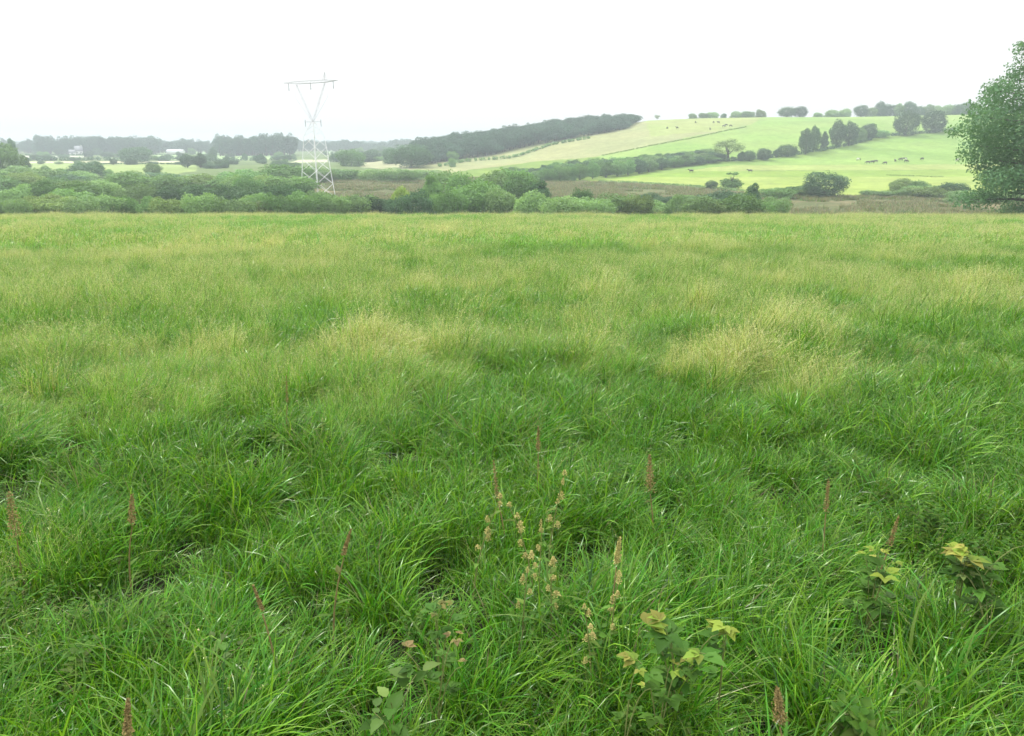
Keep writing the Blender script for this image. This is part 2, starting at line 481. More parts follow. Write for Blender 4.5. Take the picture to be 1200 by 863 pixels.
def blades(rng, n, rad, Lr, Wr, lean, bend, cols, seg=6, tipcol=None, wind=(.35, -.1), pw=1.4, clump=.0):
    """n curved tapering blades on a disc; returns V, Q, col, tone"""
    r = rad * np.sqrt(rng.random(n)); th = rng.random(n) * 2 * math.pi
    bx, by = r * np.cos(th), r * np.sin(th)
    phi = th + rng.normal(0, 2.2, n)
    dx = np.cos(phi) + wind[0] * 1.3; dy = np.sin(phi) + wind[1] * 1.3
    nn = np.hypot(dx, dy) + 1e-6; dx /= nn; dy /= nn
    Ln = rng.uniform(*Lr, n) * (.75 + .5 * rng.random(n)); W = rng.uniform(*Wr, n)
    le = np.abs(rng.normal(0, lean, n)) + .04; be = rng.uniform(*bend, n)
    t = np.linspace(0, 1, seg + 1)
    ang = le[:, None] + be[:, None] * t[None] ** pw
    ds = Ln[:, None] / seg
    am = .5 * (ang[:, 1:] + ang[:, :-1])
    hx = np.concatenate([np.zeros((n, 1)), np.cumsum(np.sin(am) * ds, 1)], 1)
    hz = np.concatenate([np.zeros((n, 1)), np.cumsum(np.cos(am) * ds, 1)], 1)
    w = W[:, None] * np.maximum(.06, (1 - t[None] ** 2.2)) * (.55 + .45 * np.minimum(1, t[None] * 4)) * .5
    tw = rng.normal(0, .35, n)[:, None] + rng.normal(0, .5, n)[:, None] * t[None]
    px, py = -dy[:, None], dx[:, None]
    # the blade's width turns a little out of level along its length
    wx = px * np.cos(tw) + dx[:, None] * 0; wy = py * np.cos(tw); wz = np.sin(tw)
    cx = bx[:, None] + dx[:, None] * hx; cy = by[:, None] + dy[:, None] * hx; cz = hz - .03
    A = np.stack([cx - wx * w, cy - wy * w, cz - wz * w], -1)
    B = np.stack([cx + wx * w, cy + wy * w, cz + wz * w], -1)
    V = np.stack([A, B], 2).reshape(-1, 3)
    m = seg + 1
    i = (np.arange(n) * m * 2)[:, None] + (np.arange(seg) * 2)[None]
    Q = np.stack([i, i + 1, i + 3, i + 2], -1).reshape(-1, 4)
    c = cols[rng.integers(0, len(cols), n)] * rng.uniform(.85, 1.15, (n, 1))
    C = np.repeat(c[:, None], m, 1)
    if tipcol is not None:
        f = (rng.random(n) < .45)[:, None, None] * np.clip((t - .55) / .45, 0, 1)[None, :, None]
        C = C * (1 - f) + np.asarray(tipcol) * f
    C = np.repeat(C[:, :, None], 2, 2).reshape(-1, 3)
    T = np.repeat(rng.random(n), m * 2)
    return V, Q, C, T, (cx, cy, cz, ang, dx, dy)

def panicles(rng, P, cols, nsp, size, frac=.3):
    """small spikelets round the top part of each stem"""
    cx, cy, cz, ang, dx, dy = P
    n, m = cx.shape
    t = 1 - frac * rng.random((n, nsp)) ** 1.1
    f = t * (m - 1); i0 = np.clip(np.floor(f).astype(int), 0, m - 2); fr = f - i0
    r = np.arange(n)[:, None]
    g = lambda a: a[r, i0] * (1 - fr) + a[r, i0 + 1] * fr
    x, y, z = g(cx), g(cy), g(cz)
    sp = size * (.4 + 1.6 * (1 - t) / frac)
    x = x + rng.normal(0, 1, x.shape) * sp * .7; y = y + rng.normal(0, 1, x.shape) * sp * .7; z = z + rng.normal(0, .6, x.shape) * sp
    k = n * nsp
    c = np.stack([x, y, z], -1).reshape(k, 3)
    a = rng.normal(0, 1, (k, 3)); a[:, 2] += .8; a /= np.linalg.norm(a, axis=1)[:, None]
    b = np.cross(a, rng.normal(0, 1, (k, 3))); b /= np.linalg.norm(b, axis=1)[:, None]
    s = size * rng.uniform(.6, 1.3, (k, 1))
    V = np.stack([c - a * s, c + b * s * .32, c + a * s, c - b * s * .32], 1).reshape(-1, 3)
    Q = np.arange(k * 4).reshape(k, 4)
    cc = np.repeat(cols[rng.integers(0, len(cols), n)], nsp, 0) * rng.uniform(.8, 1.2, (k, 1))
    return V, Q, np.repeat(cc, 4, 0), np.repeat(rng.random(k), 4)

def tuft(name, parts, mat=None):
    V = []; Q = []; C = []; T = []; n = 0
    for p in parts:
        V.append(p[0]); Q.append(p[1] + n); C.append(p[2]); T.append(p[3]); n += len(p[0])
    return np_mesh(name, np.concatenate(V), np.concatenate(Q), mat or M_GRASS, True, {'col': np.concatenate(C), 'tone': np.concatenate(T)})

def lush(seed, n, rad, Lr, Wr, seg=6, gk=1.0):
    rng = np.random.default_rng(seed)
    G = GREEN * np.asarray(gk)
    a = blades(rng, int(n * .72), rad, Lr, Wr, .24, (.2, 1.7), G, seg, G[4] * 1.1)
    b = blades(rng, int(n * .18), rad, (Lr[0] * 1.05, Lr[1] * 1.15), (Wr[0] * .9, Wr[1] * 1.1), (.3), (1.2, 2.9), G * np.array([1.3, 1.2, 1.6]), seg + 2, None, pw=2.2)  # bent blades tinted lighter, a highlight put into their colour
    c = blades(rng, max(1, int(n * .15)), rad, (Lr[0] * .5, Lr[1] * .85), (Wr[0] * .5, Wr[1] * .8), .55, (.2, 1.8), np.concatenate([YELLOW * .8, STRAW * .55, STRAW * .7]), seg)
    return tuft('grass_clump', [a, b, c])

def seedy(seed, n, rad, Lr, Wr, sw, psize, nsp, seg=6, green=.5, gold=False):
    rng = np.random.default_rng(seed)
    a = blades(rng, int(n * green), rad, (Lr[0] * .65, Lr[1] * .85), Wr, .3, (.2, 1.8), np.concatenate([GREEN * 1.35, GREEN * 1.3, YELLOW]), seg, (.25, .27, .08))
    b = blades(rng, int(n * (1 - green)), rad, (Lr[0] * .9, Lr[1] * 1.05), (sw, sw * 1.4), .2, (.15, 1.5), (STRAW * np.array([.80, .84, .52]) if gold else np.concatenate([STRAW * .8, YELLOW, YELLOW])), seg, (.4, .38, .16), pw=2.6)
    pn = panicles(rng, b[4], STRAW, nsp, psize)
    return tuft('seed_grass_clump', [a, b, pn])

PITS = [(215, 625, 45), (90, 505, 22), (395, 700, 40), (330, 690, 25), (890, 480, 14), (1010, 690, 32), (860, 800, 40), (510, 650, 35), (700, 620, 18), (1040, 525, 30), (140, 660, 30), (450, 720, 22), (330, 580, 20), (800, 590, 18), (1150, 560, 20), (660, 500, 14), (30, 560, 22), (600, 770, 20), (250, 780, 30), (985, 760, 30), (720, 840, 30), (70, 790, 22), (520, 540, 16), (900, 590, 18)]
PITW = []
for (pu, pv, pr) in PITS:
    p_ = hit(pu, pv, .22)
    if p_: PITW.append((p_[0], p_[1] - .12, pr / FPX * p_[1] * 1.55))

GOLD = [(*hit(u_, v_)[:2], r_) for (u_, v_, r_) in [(310, 455, .9), (860, 450, .8), (700, 460, .8), (120, 470, 1.0), (250, 300, 4), (850, 390, 1.2), (450, 430, 1.0), (1150, 350, 2.0), (960, 480, .6)]]
def gold_boost(x, y):
    n = 0
    for (gx, gy, gr) in GOLD: n = n + .15 * np.exp(-((x - gx) ** 2 + ((y - gy) * .7) ** 2) / gr ** 2)
    return n + .05 * sstep(80, 92, y)
def pit_factor(x, y):
    f = np.ones_like(x)
    for (a, b, r) in PITW:
        f = np.minimum(f, .34 + .66 * sstep(.35, 1.35, np.hypot(x - a, (y - b) * .55) / r))
    return f

def straw_map(x, y):
    """how far seed grass has taken over from lush green grass"""
    a = fbm(x / 5.0, y / 9.0, 77, 4); b = fbm(x / 1.3, y / 1.8, 78, 3)
    n = .55 * a + .45 * b
    for (gx, gy, gr) in GOLD: n = n + .16 * np.exp(-((x - gx) ** 2 + ((y - gy) * .7) ** 2) / gr ** 2)
    lim = np.interp(y, [0, 5.5, 7.3, 9, 14, 30, 60, 95], [.80, .68, .56, .50, .49, .49, .5, .47])
    return sstep(lim - .08, lim + .09, n)

def grid(y0, y1, sp, seed, kx=.74, mx=1.6):
    rng = np.random.default_rng(seed)
    ny = int((y1 - y0) / sp)
    P = []
    for i in range(ny):
        y = y0 + (i + .5) * sp
        w = kx * y + mx
        n = int(2 * w / sp)
        xs = (np.arange(n) + .5) / n * 2 * w - w
        P.append(np.stack([xs + rng.uniform(-.5, .5, n) * sp, y + rng.uniform(-.5, .5, n) * sp], 1))
    P = np.concatenate(P)
    return P[:, 0], P[:, 1], rng

def herb(seed):
    rng = np.random.default_rng(seed)
    ps = []
    for k in range(5):
        a = rng.uniform(0, 6.28); q = .1 * rng.random()
        hh = rng.uniform(.3, .55)
        for i in range(9):
            aa = i * 2.4 + rng.uniform(-.4, .4); f = .25 + .75 * i / 8
            ps.append(leaf_shape(rng, (q * math.cos(a), q * math.sin(a), hh * f), (math.cos(aa), math.sin(aa), rng.uniform(-.1, .5)), (0, 0, 1), rng.uniform(.05, .09) * (1.25 - .6 * f), rng.uniform(.028, .05), .3, [(.055, .14, .018), (.075, .16, .022), (.09, .15, .028)], .1, 9))
    return tuft('herb_clump', ps, M_WEED)

def leaf_shape(rng, base, direc, up, L, W, curl, cols, serr=.0, n=7):
    """an ovate leaf with a fold along its rib; returns V, Q, C"""
    d = np.asarray(direc, float); d /= np.linalg.norm(d)
    s = np.cross(d, up); s /= np.linalg.norm(s) + 1e-9
    nn = np.cross(s, d)
    t = np.linspace(0, 1, n)
    w = W * np.sin(np.pi * t ** .75) * (1 - .25 * t) * .5 + 1e-4
    w = w * (1 + serr * (np.arange(n) % 2 * 2 - 1))
    c = np.asarray(base)[None] + d[None] * (t * L)[:, None] - nn[None] * (curl * L * t ** 2)[:, None]
    l = c + s[None] * w[:, None] + nn[None] * (w * .35)[:, None]
    r = c - s[None] * w[:, None] + nn[None] * (w * .35)[:, None]
    V = np.stack([l, c, r], 1).reshape(-1, 3)
    i = np.arange(n - 1)[:, None] * 3
    Q = np.concatenate([np.concatenate([i, i + 1, i + 4, i + 3], 1), np.concatenate([i + 1, i + 2, i + 5, i + 4], 1)])
    col = np.asarray(cols[rng.integers(0, len(cols))]) * rng.uniform(.85, 1.15)
    return V, Q, np.tile(col, (len(V), 1)), np.full(len(V), rng.random())

def grow(name, y0, y1, sp, seed, green_src, seed_src, hs, label, herbs=(), gold=()):
    x, y, rng = grid(y0, y1, sp, seed)
    n = len(x); z = ground(x, y)
    st = straw_map(x, y)
    is_seed = rng.random(n) < st * np.interp(y, [8, 30, 60, 90], [.72, .60, .62, .85]) + .02
    pf = pit_factor(x, y)
    hn = .42 + 1.1 * fbm(x / .6, y / .6, 91, 3)
    s = hs * hn * pf * rng.uniform(.85, 1.2, n)
    s = np.where(is_seed, np.maximum(s, hs * .7) * 1.0, s)
    s = s * (1 + sstep(82, 92, y) * (1.5 * fbm(x / 1.5, y / 3, 97, 2) - .75))
    keep = rng.random(n) < np.clip(pf * .6 + .48, 0, 1) * np.clip(.35 + 1.6 * hn - .3, 0, 1)
    cl = fbm(x / .22, y / .22, 95, 2)
    gap = 1 - sstep(6.5, 12, y)
    keep &= (cl > .41) | (rng.random(n) > .9 * gap)
    s = s * (1 + gap * (np.clip(.55 + .95 * cl, .6, 1.35) - 1))
    idx = np.where(is_seed, len(green_src) + rng.integers(0, len(seed_src), n), rng.integers(0, len(green_src), n))
    if herbs:
        hm = (rng.random(n) < sstep(.52, .7, fbm(x / .8, y / .8, 61, 2)) * .34 * (1 - sstep(4, 6.5, y)))
        idx = np.where(hm, len(green_src) + len(seed_src) + rng.integers(0, len(herbs), n), idx)
    if gold:
        gm = (rng.random(n) < sstep(.50, .70, .5 * fbm(x / 2.6, y / 4.5, 177, 3) + .5 * fbm(x / .9, y / 1.5, 178, 2) + gold_boost(x, y)) * .34 * (.25 + .75 * st) * sstep(6.3, 7.8, y))
        idx = np.where(gm, len(green_src) + len(seed_src) + len(herbs) + rng.integers(0, len(gold), n), idx)
    # every clump leans with the wind and its neighbours
    lx = (fbm(x / .8, y / .8, 55, 2) - .5) * 1.1 + rng.normal(0, .12, n); ly = (fbm(x / .8, y / .8, 56, 2) - .42) * 1.1 + rng.normal(0, .12, n)
    rot = np.stack([lx, ly, rng.uniform(-1.1, 1.1, n)], 1)
    sxy = np.maximum(s, hs * .75) * rng.uniform(.9, 1.15, n)
    scl = np.stack([sxy, sxy, s], 1)
    k = keep
    o = scatter(name, np.stack([x, y, z], 1)[k], rot[k], scl[k], idx[k], green_src + seed_src + list(herbs) + list(gold))
    tag(o, label, 'grass', kind='stuff')
    return o

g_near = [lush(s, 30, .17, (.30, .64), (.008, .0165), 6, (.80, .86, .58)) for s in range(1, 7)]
s_near = [seedy(20 + s, 32, .14, (.6, .82), (.004, .008), .002, .006, 8, green=.75) for s in range(4)]
o_mid = [seedy(260 + s, 60, .2, (.6, .85), (.005, .009), .004, .008, 12, 5, .5, True) for s in range(3)]
h_near = [herb(700 + k) for k in range(4)]
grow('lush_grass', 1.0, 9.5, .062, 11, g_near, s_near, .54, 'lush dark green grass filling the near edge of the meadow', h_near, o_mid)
g_mid = [lush(40 + s, 46, .24, (.4, .7), (.008, .014), 5, (.92, .93, .75)) for s in range(5)]
s_mid = [seedy(60 + s, 52, .22, (.6, .85), (.005, .009), .0035, .008, 9, 5, .66) for s in range(5)]
grow('seeding_grass', 8.8, 27, .15, 12, g_mid, s_mid, .60, 'tall yellowing grass with pale seed heads across the middle of the meadow', gold=o_mid)
g_far = [lush(80 + s, 60, .45, (.4, .68), (.016, .028), 4, (1.35, 1.2, 1.8)) for s in range(4)]  # far greens paled, a veil of haze painted into the blade colour
o_far = [seedy(290 + s, 64, .4, (.55, .8), (.012, .02), .010, .018, 9, 4, .25, True) for s in range(3)]
s_far = [seedy(90 + s, 64, .45, (.55, .8), (.012, .02), .009, .016, 8, 4, .66) for s in range(4)]
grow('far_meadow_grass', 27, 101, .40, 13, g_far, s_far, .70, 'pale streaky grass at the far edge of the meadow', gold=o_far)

def rushes():
    rng = np.random.default_rng(31)
    brown = np.array([[.17, .145, .065], [.14, .15, .05], [.20, .16, .085], [.12, .16, .05]])
    src = []
    for k in range(4):
        g = np.random.default_rng(800 + k)
        src.append(tuft('rush_clump', [blades(g, 70, .9, (.6, 1.2), (.03, .06), .35, (.1, 1.2), brown, 4, (.26, .2, .11)), blades(g, 40, .9, (.4, .9), (.03, .06), .4, (.2, 1.5), GREEN * 1.0, 4)]))
    n = 26000
    y = np.sqrt(rng.uniform(104 ** 2, 335 ** 2, n)); x = rng.uniform(-.72, .72, n) * y
    z = ground(x, y); u, v, _ = project(x, y, z)
    lim = np.interp(u, [0, 480, 640, 700, 740, 830, 900, 1010, 1130, 1300], [0, 0, 214.5, 214, 216, 223, 229, 231, 228, 232])
    k = (u > 385) & (v > lim + .8 * (rng.random(n) - .2)) & (fbm(x / 9, y / 9, 66, 3) > .38)
    m = int(k.sum()); s = rng.uniform(.7, 1.4, m)
    o = scatter('rushes', np.stack([x, y, z], 1)[k], np.stack([np.zeros(m), np.zeros(m), rng.uniform(0, 6.28, m)], 1), np.stack([s * 1.2, s * 1.2, s * .9], 1), rng.integers(0, 4, m), src)
    tag(o, 'brown rushes and rough grass over the valley marsh', 'rushes', kind='stuff')
rushes()

# ---------------------------------------------------------------- trees and bushes
def crown_arrays(lobes, n, leaf, seed, flat=.0, shell=.45):
    rng = np.random.default_rng(seed)
    lb = np.asarray(lobes, float)
    w = (lb[:, 3] * lb[:, 4] + lb[:, 4] * lb[:, 5] + lb[:, 3] * lb[:, 5]); w /= w.sum()
    out = []; nor = []; ton = []; tot = 0
    lt = rng.random(len(lb))
    while tot < n:
        k = rng.choice(len(lb), n, p=w)
        d = rng.normal(0, 1, (n, 3)); d /= np.linalg.norm(d, axis=1)[:, None]
        rad = 1 - shell * rng.random(n) ** 1.6
        # ragged outline: each lobe is itself broken into sprays
        q = d * 3.1 + lt[k][:, None] * 40
        rag = .8 + .42 * vnoise(q[:, 0] + q[:, 2] * 1.7, q[:, 1] - q[:, 2] * 1.3, seed)
        p = lb[k, :3] + d * lb[k, 3:] * (rad * rag)[:, None]
        depth = np.full(n, 9.0)
        for j in range(len(lb)):
            e = np.linalg.norm((p - lb[j, :3]) / lb[j, 3:], axis=1)
            e[k == j] = 9
            depth = np.minimum(depth, e)
        ok = (depth > .6) & (p[:, 2] > .0)
        out.append(p[ok]); nor.append(d[ok]); ton.append(np.clip(lt[k][ok] * .55 + rng.random(ok.sum()) * .45, 0, 1)); tot += ok.sum()
    P = np.concatenate(out)[:n]; D = np.concatenate(nor)[:n]; T = np.concatenate(ton)[:n]
    nn = D * .8 + rng.normal(0, .75, (n, 3)); nn[:, 2] += .35
    nn /= np.linalg.norm(nn, axis=1)[:, None]
    a = np.cross(nn, rng.normal(0, 1, (n, 3))); a /= np.linalg.norm(a, axis=1)[:, None]
    b = np.cross(nn, a)
    s = leaf * rng.uniform(.55, 1.3, (n, 1))
    V = np.stack([P - a * s, P + b * s * .55 + nn * s * .18, P + a * s, P - b * s * .55 + nn * s * .18], 1).reshape(-1, 3)
    return V, np.arange(4 * n).reshape(n, 4), np.repeat(T, 4)

def crown_mesh(name, lobes, n, leaf, seed, **kw):
    V, Q, T = crown_arrays(lobes, n, leaf, seed, **kw)
    return np_mesh(name, V, Q, M_CROWN, False, {'tone': T})

def trunk_mesh(name, base_r, top, lobes, seed, nl=6):
    rng = np.random.default_rng(seed)
    mb = MB()
    t = np.linspace(0, 1, 6)
    pts = np.stack([.015 * np.sin(t * 5 + seed), .015 * np.cos(t * 4 + seed), t * top - .04], 1)
    mb.tube(pts, base_r * (1.25 - .75 * t), 7)
    for l in list(lobes)[:nl]:
        s = rng.uniform(.45, .9)
        p0 = np.array([0, 0, top * s]); p1 = np.asarray(l[:3], float)
        q = (p0 + p1) / 2 + np.array([0, 0, -.03])
        mb.tube([p0, q, p1], [base_r * .5, base_r * .35, base_r * .12], 5)
    return mb.mesh(name, M_BARK)

def rnd_lobes(seed, n, zc, zr, rxy, r0, r1):
    rng = np.random.default_rng(seed)
    o = []
    for i in range(n):
        a = i * 2.4 + rng.uniform(-.5, .5); q = math.sqrt((i + .5) / n)
        z = zc + zr * (rng.uniform(-1, 1)) * math.sqrt(max(.05, 1 - q * q))
        r = rng.uniform(r0, r1)
        o.append((rxy * q * math.cos(a), rxy * q * math.sin(a), z, r, r, r * rng.uniform(.75, .95)))
    return o

# every kind is one metre tall and about one metre wide; things scale it
KINDS = {}
def kind(name, lobes, n, leaf, seed, trunk=(.03, .5), **kw):
    V, Q, T = crown_arrays(lobes, int(n * 2.4), leaf * .8, seed, **kw)
    V = V / np.array([np.percentile(np.abs(V[:, 0]), 98) * 2, np.percentile(np.abs(V[:, 1]), 98) * 2, np.percentile(V[:, 2], 99)])
    KINDS[name] = (np_mesh('crown', V, Q, M_CROWN, False, {'tone': T}), trunk_mesh('trunk', trunk[0], trunk[1], lobes, seed))
for k in range(4):
    kind('bush%d' % k, rnd_lobes(100 + k, 11, .42, .22, .34, .17, .30) + [(0, 0, .3, .42, .42, .34), (.12, .05, .12, .42, .38, .2), (-.1, -.1, .12, .38, .42, .2)], 2700, .034, 100 + k, (.025, .3))
for k in range(3):
    kind('low%d' % k, rnd_lobes(120 + k, 13, .45, .15, .40, .14, .26) + [(0, 0, .3, .45, .45, .34), (.1, -.1, .12, .46, .4, .2), (-.12, .1, .12, .42, .44, .2)], 2600, .034, 120 + k, (.02, .25))
for k in range(4):
    kind('tree%d' % k, rnd_lobes(140 + k, 18, .53, .38, .33, .13, .23) + [(0, 0, .52, .32, .32, .38), (.1, .05, .25, .28, .28, .2)], 3800, .026, 140 + k, (.035, .55))
for k in range(2):
    kind('round%d' % k, rnd_lobes(160 + k, 14, .48, .34, .3, .16, .24) + [(0, 0, .46, .44, .44, .45)], 3600, .026, 160 + k, (.04, .4))
for k in range(2):
    kind('tall%d' % k, [(.06 * math.sin(i * 2.2 + k), .06 * math.cos(i * 1.7), .2 + .1 * i, .3 - .022 * abs(i - 3) * 2, .3 - .022 * abs(i - 3) * 2, .15) for i in range(8)], 2800, .03, 170 + k, (.03, .6))
kind('airy', rnd_lobes(180, 20, .58, .34, .34, .10, .17), 2000, .018, 180, (.045, .55), shell=.9)
kind('spindly', rnd_lobes(185, 5, .86, .05, .2, .05, .09) + rnd_lobes(186, 9, .3, .2, .2, .14, .22) + [(0, 0, .2, .3, .3, .22)], 1700, .03, 185, (.03, .8), shell=.8)

TREES = []
RNG = random.Random(5)
def tree(name, kindname, loc, h, w, col, label, cat, group=None, rz=None):
    e = empty(name, loc, RNG.uniform(0, 6.28) if rz is None else rz)
    e.scale = (w, w, h)
    cr, tr = KINDS[kindname]
    j = RNG.uniform(.72, 1.25)
    c = obj('crown', cr, e); c.color = (col[0] * j, col[1] * j, col[2] * j, 1)
    obj('trunk', tr, e)
    tag(e, label, cat, group)
    return e

def put(name, kindname, u, Y, vtop, wpx, col, label, cat, group=None, sink=.0):
    x, y, z = at(u, Y)
    d = Y * math.cos(PITCH) - (z - H) * math.sin(PITCH)
    h = max(.8, float(zpix(vtop, Y)) - z + sink)
    return tree(name, kindname, (x, y, z - sink), h, wpx / FPX * d, col, label, cat, group)

def put_on(name, kindname, u, vb, vtop, wpx, col, label, cat, group=None, y0=100):
    p = hit(u, vb, 0, y0)
    if p is None: p = at(u, YR)
    return put(name, kindname, u, p[1], vtop, wpx, col, label, cat, group)

DK = (.070, .150, .055); MG = (.155, .30, .095); GG = (.20, .335, .13); YG = (.26, .38, .09); BG = (.085, .175, .085); OL = (.20, .30, .10)

# --- scrub of the valley floor
def bush_row(u0, u1, Y, vt, step, wpx, name, label, cat, group, cols, kinds=('bush', 4), vj=7, dY=16):
    u = u0
    while u < u1:
        w = wpx * RNG.uniform(.7, 1.35)
        dv = 6 * float(sstep(55, 80, u) * (1 - sstep(225, 245, u))) if vt < 204 and u < 300 else 0
        kk = kinds[0] + str(RNG.randrange(kinds[1]))
        if RNG.random() < .22: kk = RNG.choice(['tree0', 'tree2', 'bush1', 'tree3', 'round0'])
        put(name, kk, u, Y + RNG.uniform(-dY, dY), vt + dv + RNG.uniform(-vj, vj * .8), w,
            RNG.choice(cols), label, cat, group)
        u += step * RNG.uniform(.5, 1.5)
bush_row(-30, 350, 272, 201, 24, 52, 'willow_bush', 'rounded grey green willow bush at the back of the scrub on the flat valley side', 'bush', 'willow bushes at the back of the scrub', (GG, GG, MG, BG))
bush_row(-30, 352, 222, 208, 24, 46, 'scrub_bush', 'mid green scrub bush in the thick of the scrub on the flat valley side', 'bush', 'bushes in the middle of the scrub', (GG, MG, MG, OL))
bush_row(-40, 350, 178, 219, 27, 44, 'thorn_bush', 'dark green thorn bush toward the front of the scrub on the flat valley side', 'bush', 'thorn bushes toward the front of the scrub', (MG, DK, GG))
bush_row(-40, 345, 140, 232, 25, 42, 'bramble_bush', 'low bushy growth along the meadow edge before the scrub, short of the pylon', 'bush', 'low growth along the meadow edge short of the pylon', (MG, GG, OL), ('low', 3), 4, 6)
# --- behind and around the pylon
bush_row(372, 505, 318, 199, 21, 46, 'willow_bush', 'soft green bush in the band behind the brown rushes by the pylon', 'bush', 'bushes behind the brown rushes', (GG, MG, GG), ('low', 3), 3)
bush_row(352, 520, 145, 229, 21, 36, 'thorn_bush', 'dark low bush between pylon foot and tall thicket along the meadow edge', 'bush', 'low bushes between pylon and thicket', (MG, BG, GG), ('low', 3), 4, 6)
put('thorn_bush', 'bush1', 341, 170, 218, 40, DK, 'dark rounded bush hard beside the pylon foot on its scrub side', 'bush')
put('thorn_bush', 'bush2', 471, 150, 221, 26, YG, 'small yellow green bush with white blossom before the brown rushes', 'bush')
# --- tall thicket mid frame
for (u, Y, vt, w, c, k) in [(507, 165, 207, 24, MG, 'tall0'), (522, 185, 203, 40, GG, 'bush0'), (545, 175, 205, 46, MG, 'bush1'), (572, 190, 202, 52, GG, 'bush3'),
                            (600, 196, 200, 44, MG, 'bush0'), (612, 180, 206, 44, MG, 'bush2'), (632, 175, 213, 26, DK, 'tall1'), (560, 150, 216, 60, MG, 'bush2'), (590, 146, 222, 46, GG, 'bush3'), (620, 140, 226, 40, GG, 'bush1'), (530, 142, 226, 36, MG, 'low1')]:
    put('thicket_bush', k, u, Y, vt, w, c, 'leafy green bush in the tall thicket midway between pylon and hill belt', 'bush', 'bushes of the tall thicket')
# --- low growth in front of the rush bed and to the right
put('thorn_bush', 'bush0', 681, 150, 223, 24, DK, 'small round dark bush alone before the brown rush bed below the belt', 'bush')
bush_row(648, 925, 138, 233, 22, 44, 'bramble_bush', 'low pale green bush along the meadow edge before the brown rush bed', 'bush', 'low bushes before the brown rush bed', (GG, MG, GG, OL), ('low', 3), 5, 6)
bush_row(760, 870, 175, 228, 20, 38, 'scrub_bush', 'grey green bush in the second line before the bright field', 'bush', 'bushes in the second line before the bright field', (GG, BG), ('bush', 4), 4, 8)
put('thorn_bush', 'round0', 833, 255, 212, 14, BG, 'small round bush on the lower border of the bright green field', 'bush')
put('thorn_tree', 'spindly', 857, 258, 203, 24, MG, 'small thorn tree with pale thin top over a dark bush on the bright field', 'tree')
put('thorn_bush', 'tall1', 880, 160, 216, 18, BG, 'narrow upright dark bush below the edge of the bright field', 'bush')
put('thorn_bush', 'round1', 966, 218, 203, 46, BG, 'large round dark bush standing against the bright green field', 'bush')
put('thorn_bush', 'bush3', 938, 225, 217, 36, MG, 'bush crouching at the flank of the large round dark bush', 'bush')
put('thorn_bush', 'low1', 910, 215, 221, 40, MG, 'low wide bush leading up to the round dark bush', 'bush')
put('thorn_bush', 'bush2', 1056, 240, 210, 28, OL, 'taller bush on top of the sloping hedge bank below the cows', 'bush')
put('thorn_bush', 'bush1', 1075, 236, 213, 26, MG, 'second bush on the sloping hedge bank below the cows, nearer the big tree', 'bush')
bush_row(1030, 1095, 218, 222, 17, 40, 'bramble_bush', 'low rough bush making up the sloping hedge bank below the cows', 'bush', 'rough bushes of the hedge bank', (OL, GG), ('bush', 4), 5, 6)
put('thorn_bush', 'bush0', 1112, 215, 215, 34, BG, 'dark rounded bush at the end of the hedge bank beside the big tree', 'bush')
bush_row(1135, 1260, 200, 222, 24, 44, 'bramble_bush', 'bush half hidden behind the big tree crown at the meadow corner', 'bush', 'bushes behind the big tree', (GG, MG), ('low', 3), 3, 8)

# --- belt of young trees below the hill field
bt = [(588, 212, 206), (610, 216, 203), (650, 215, 192), (700, 211, 187), (745, 206, 184), (790, 198, 180), (835, 192, 179), (850, 189, 183)]
bu = np.array([b[0] for b in bt]); bb = np.array([b[1] for b in bt]); bh = np.array([b[2] for b in bt])
for row, (dv, step, dt) in enumerate([(-1.5, 13, 4), (-5, 12, 2), (-9, 12, 0)]):
    u = 590 + row * 5
    while u < 846 - row * 4:
        vb = float(np.interp(u, bu, bb)) + dv; vt = float(np.interp(u, bu, bh)) + dt + RNG.uniform(-1.5, 2)
        put_on('belt_tree', RNG.choice(['tree0', 'tree1', 'tree2', 'bush0', 'tall0']), u, vb, min(vt, vb - 9), RNG.uniform(17, 27), RNG.choice([MG, GG, MG, BG]),
               'young green tree in the dense belt between the bright field and the hill slope', 'tree', 'trees of the belt below the hill')
        u += step * RNG.uniform(.8, 1.2)

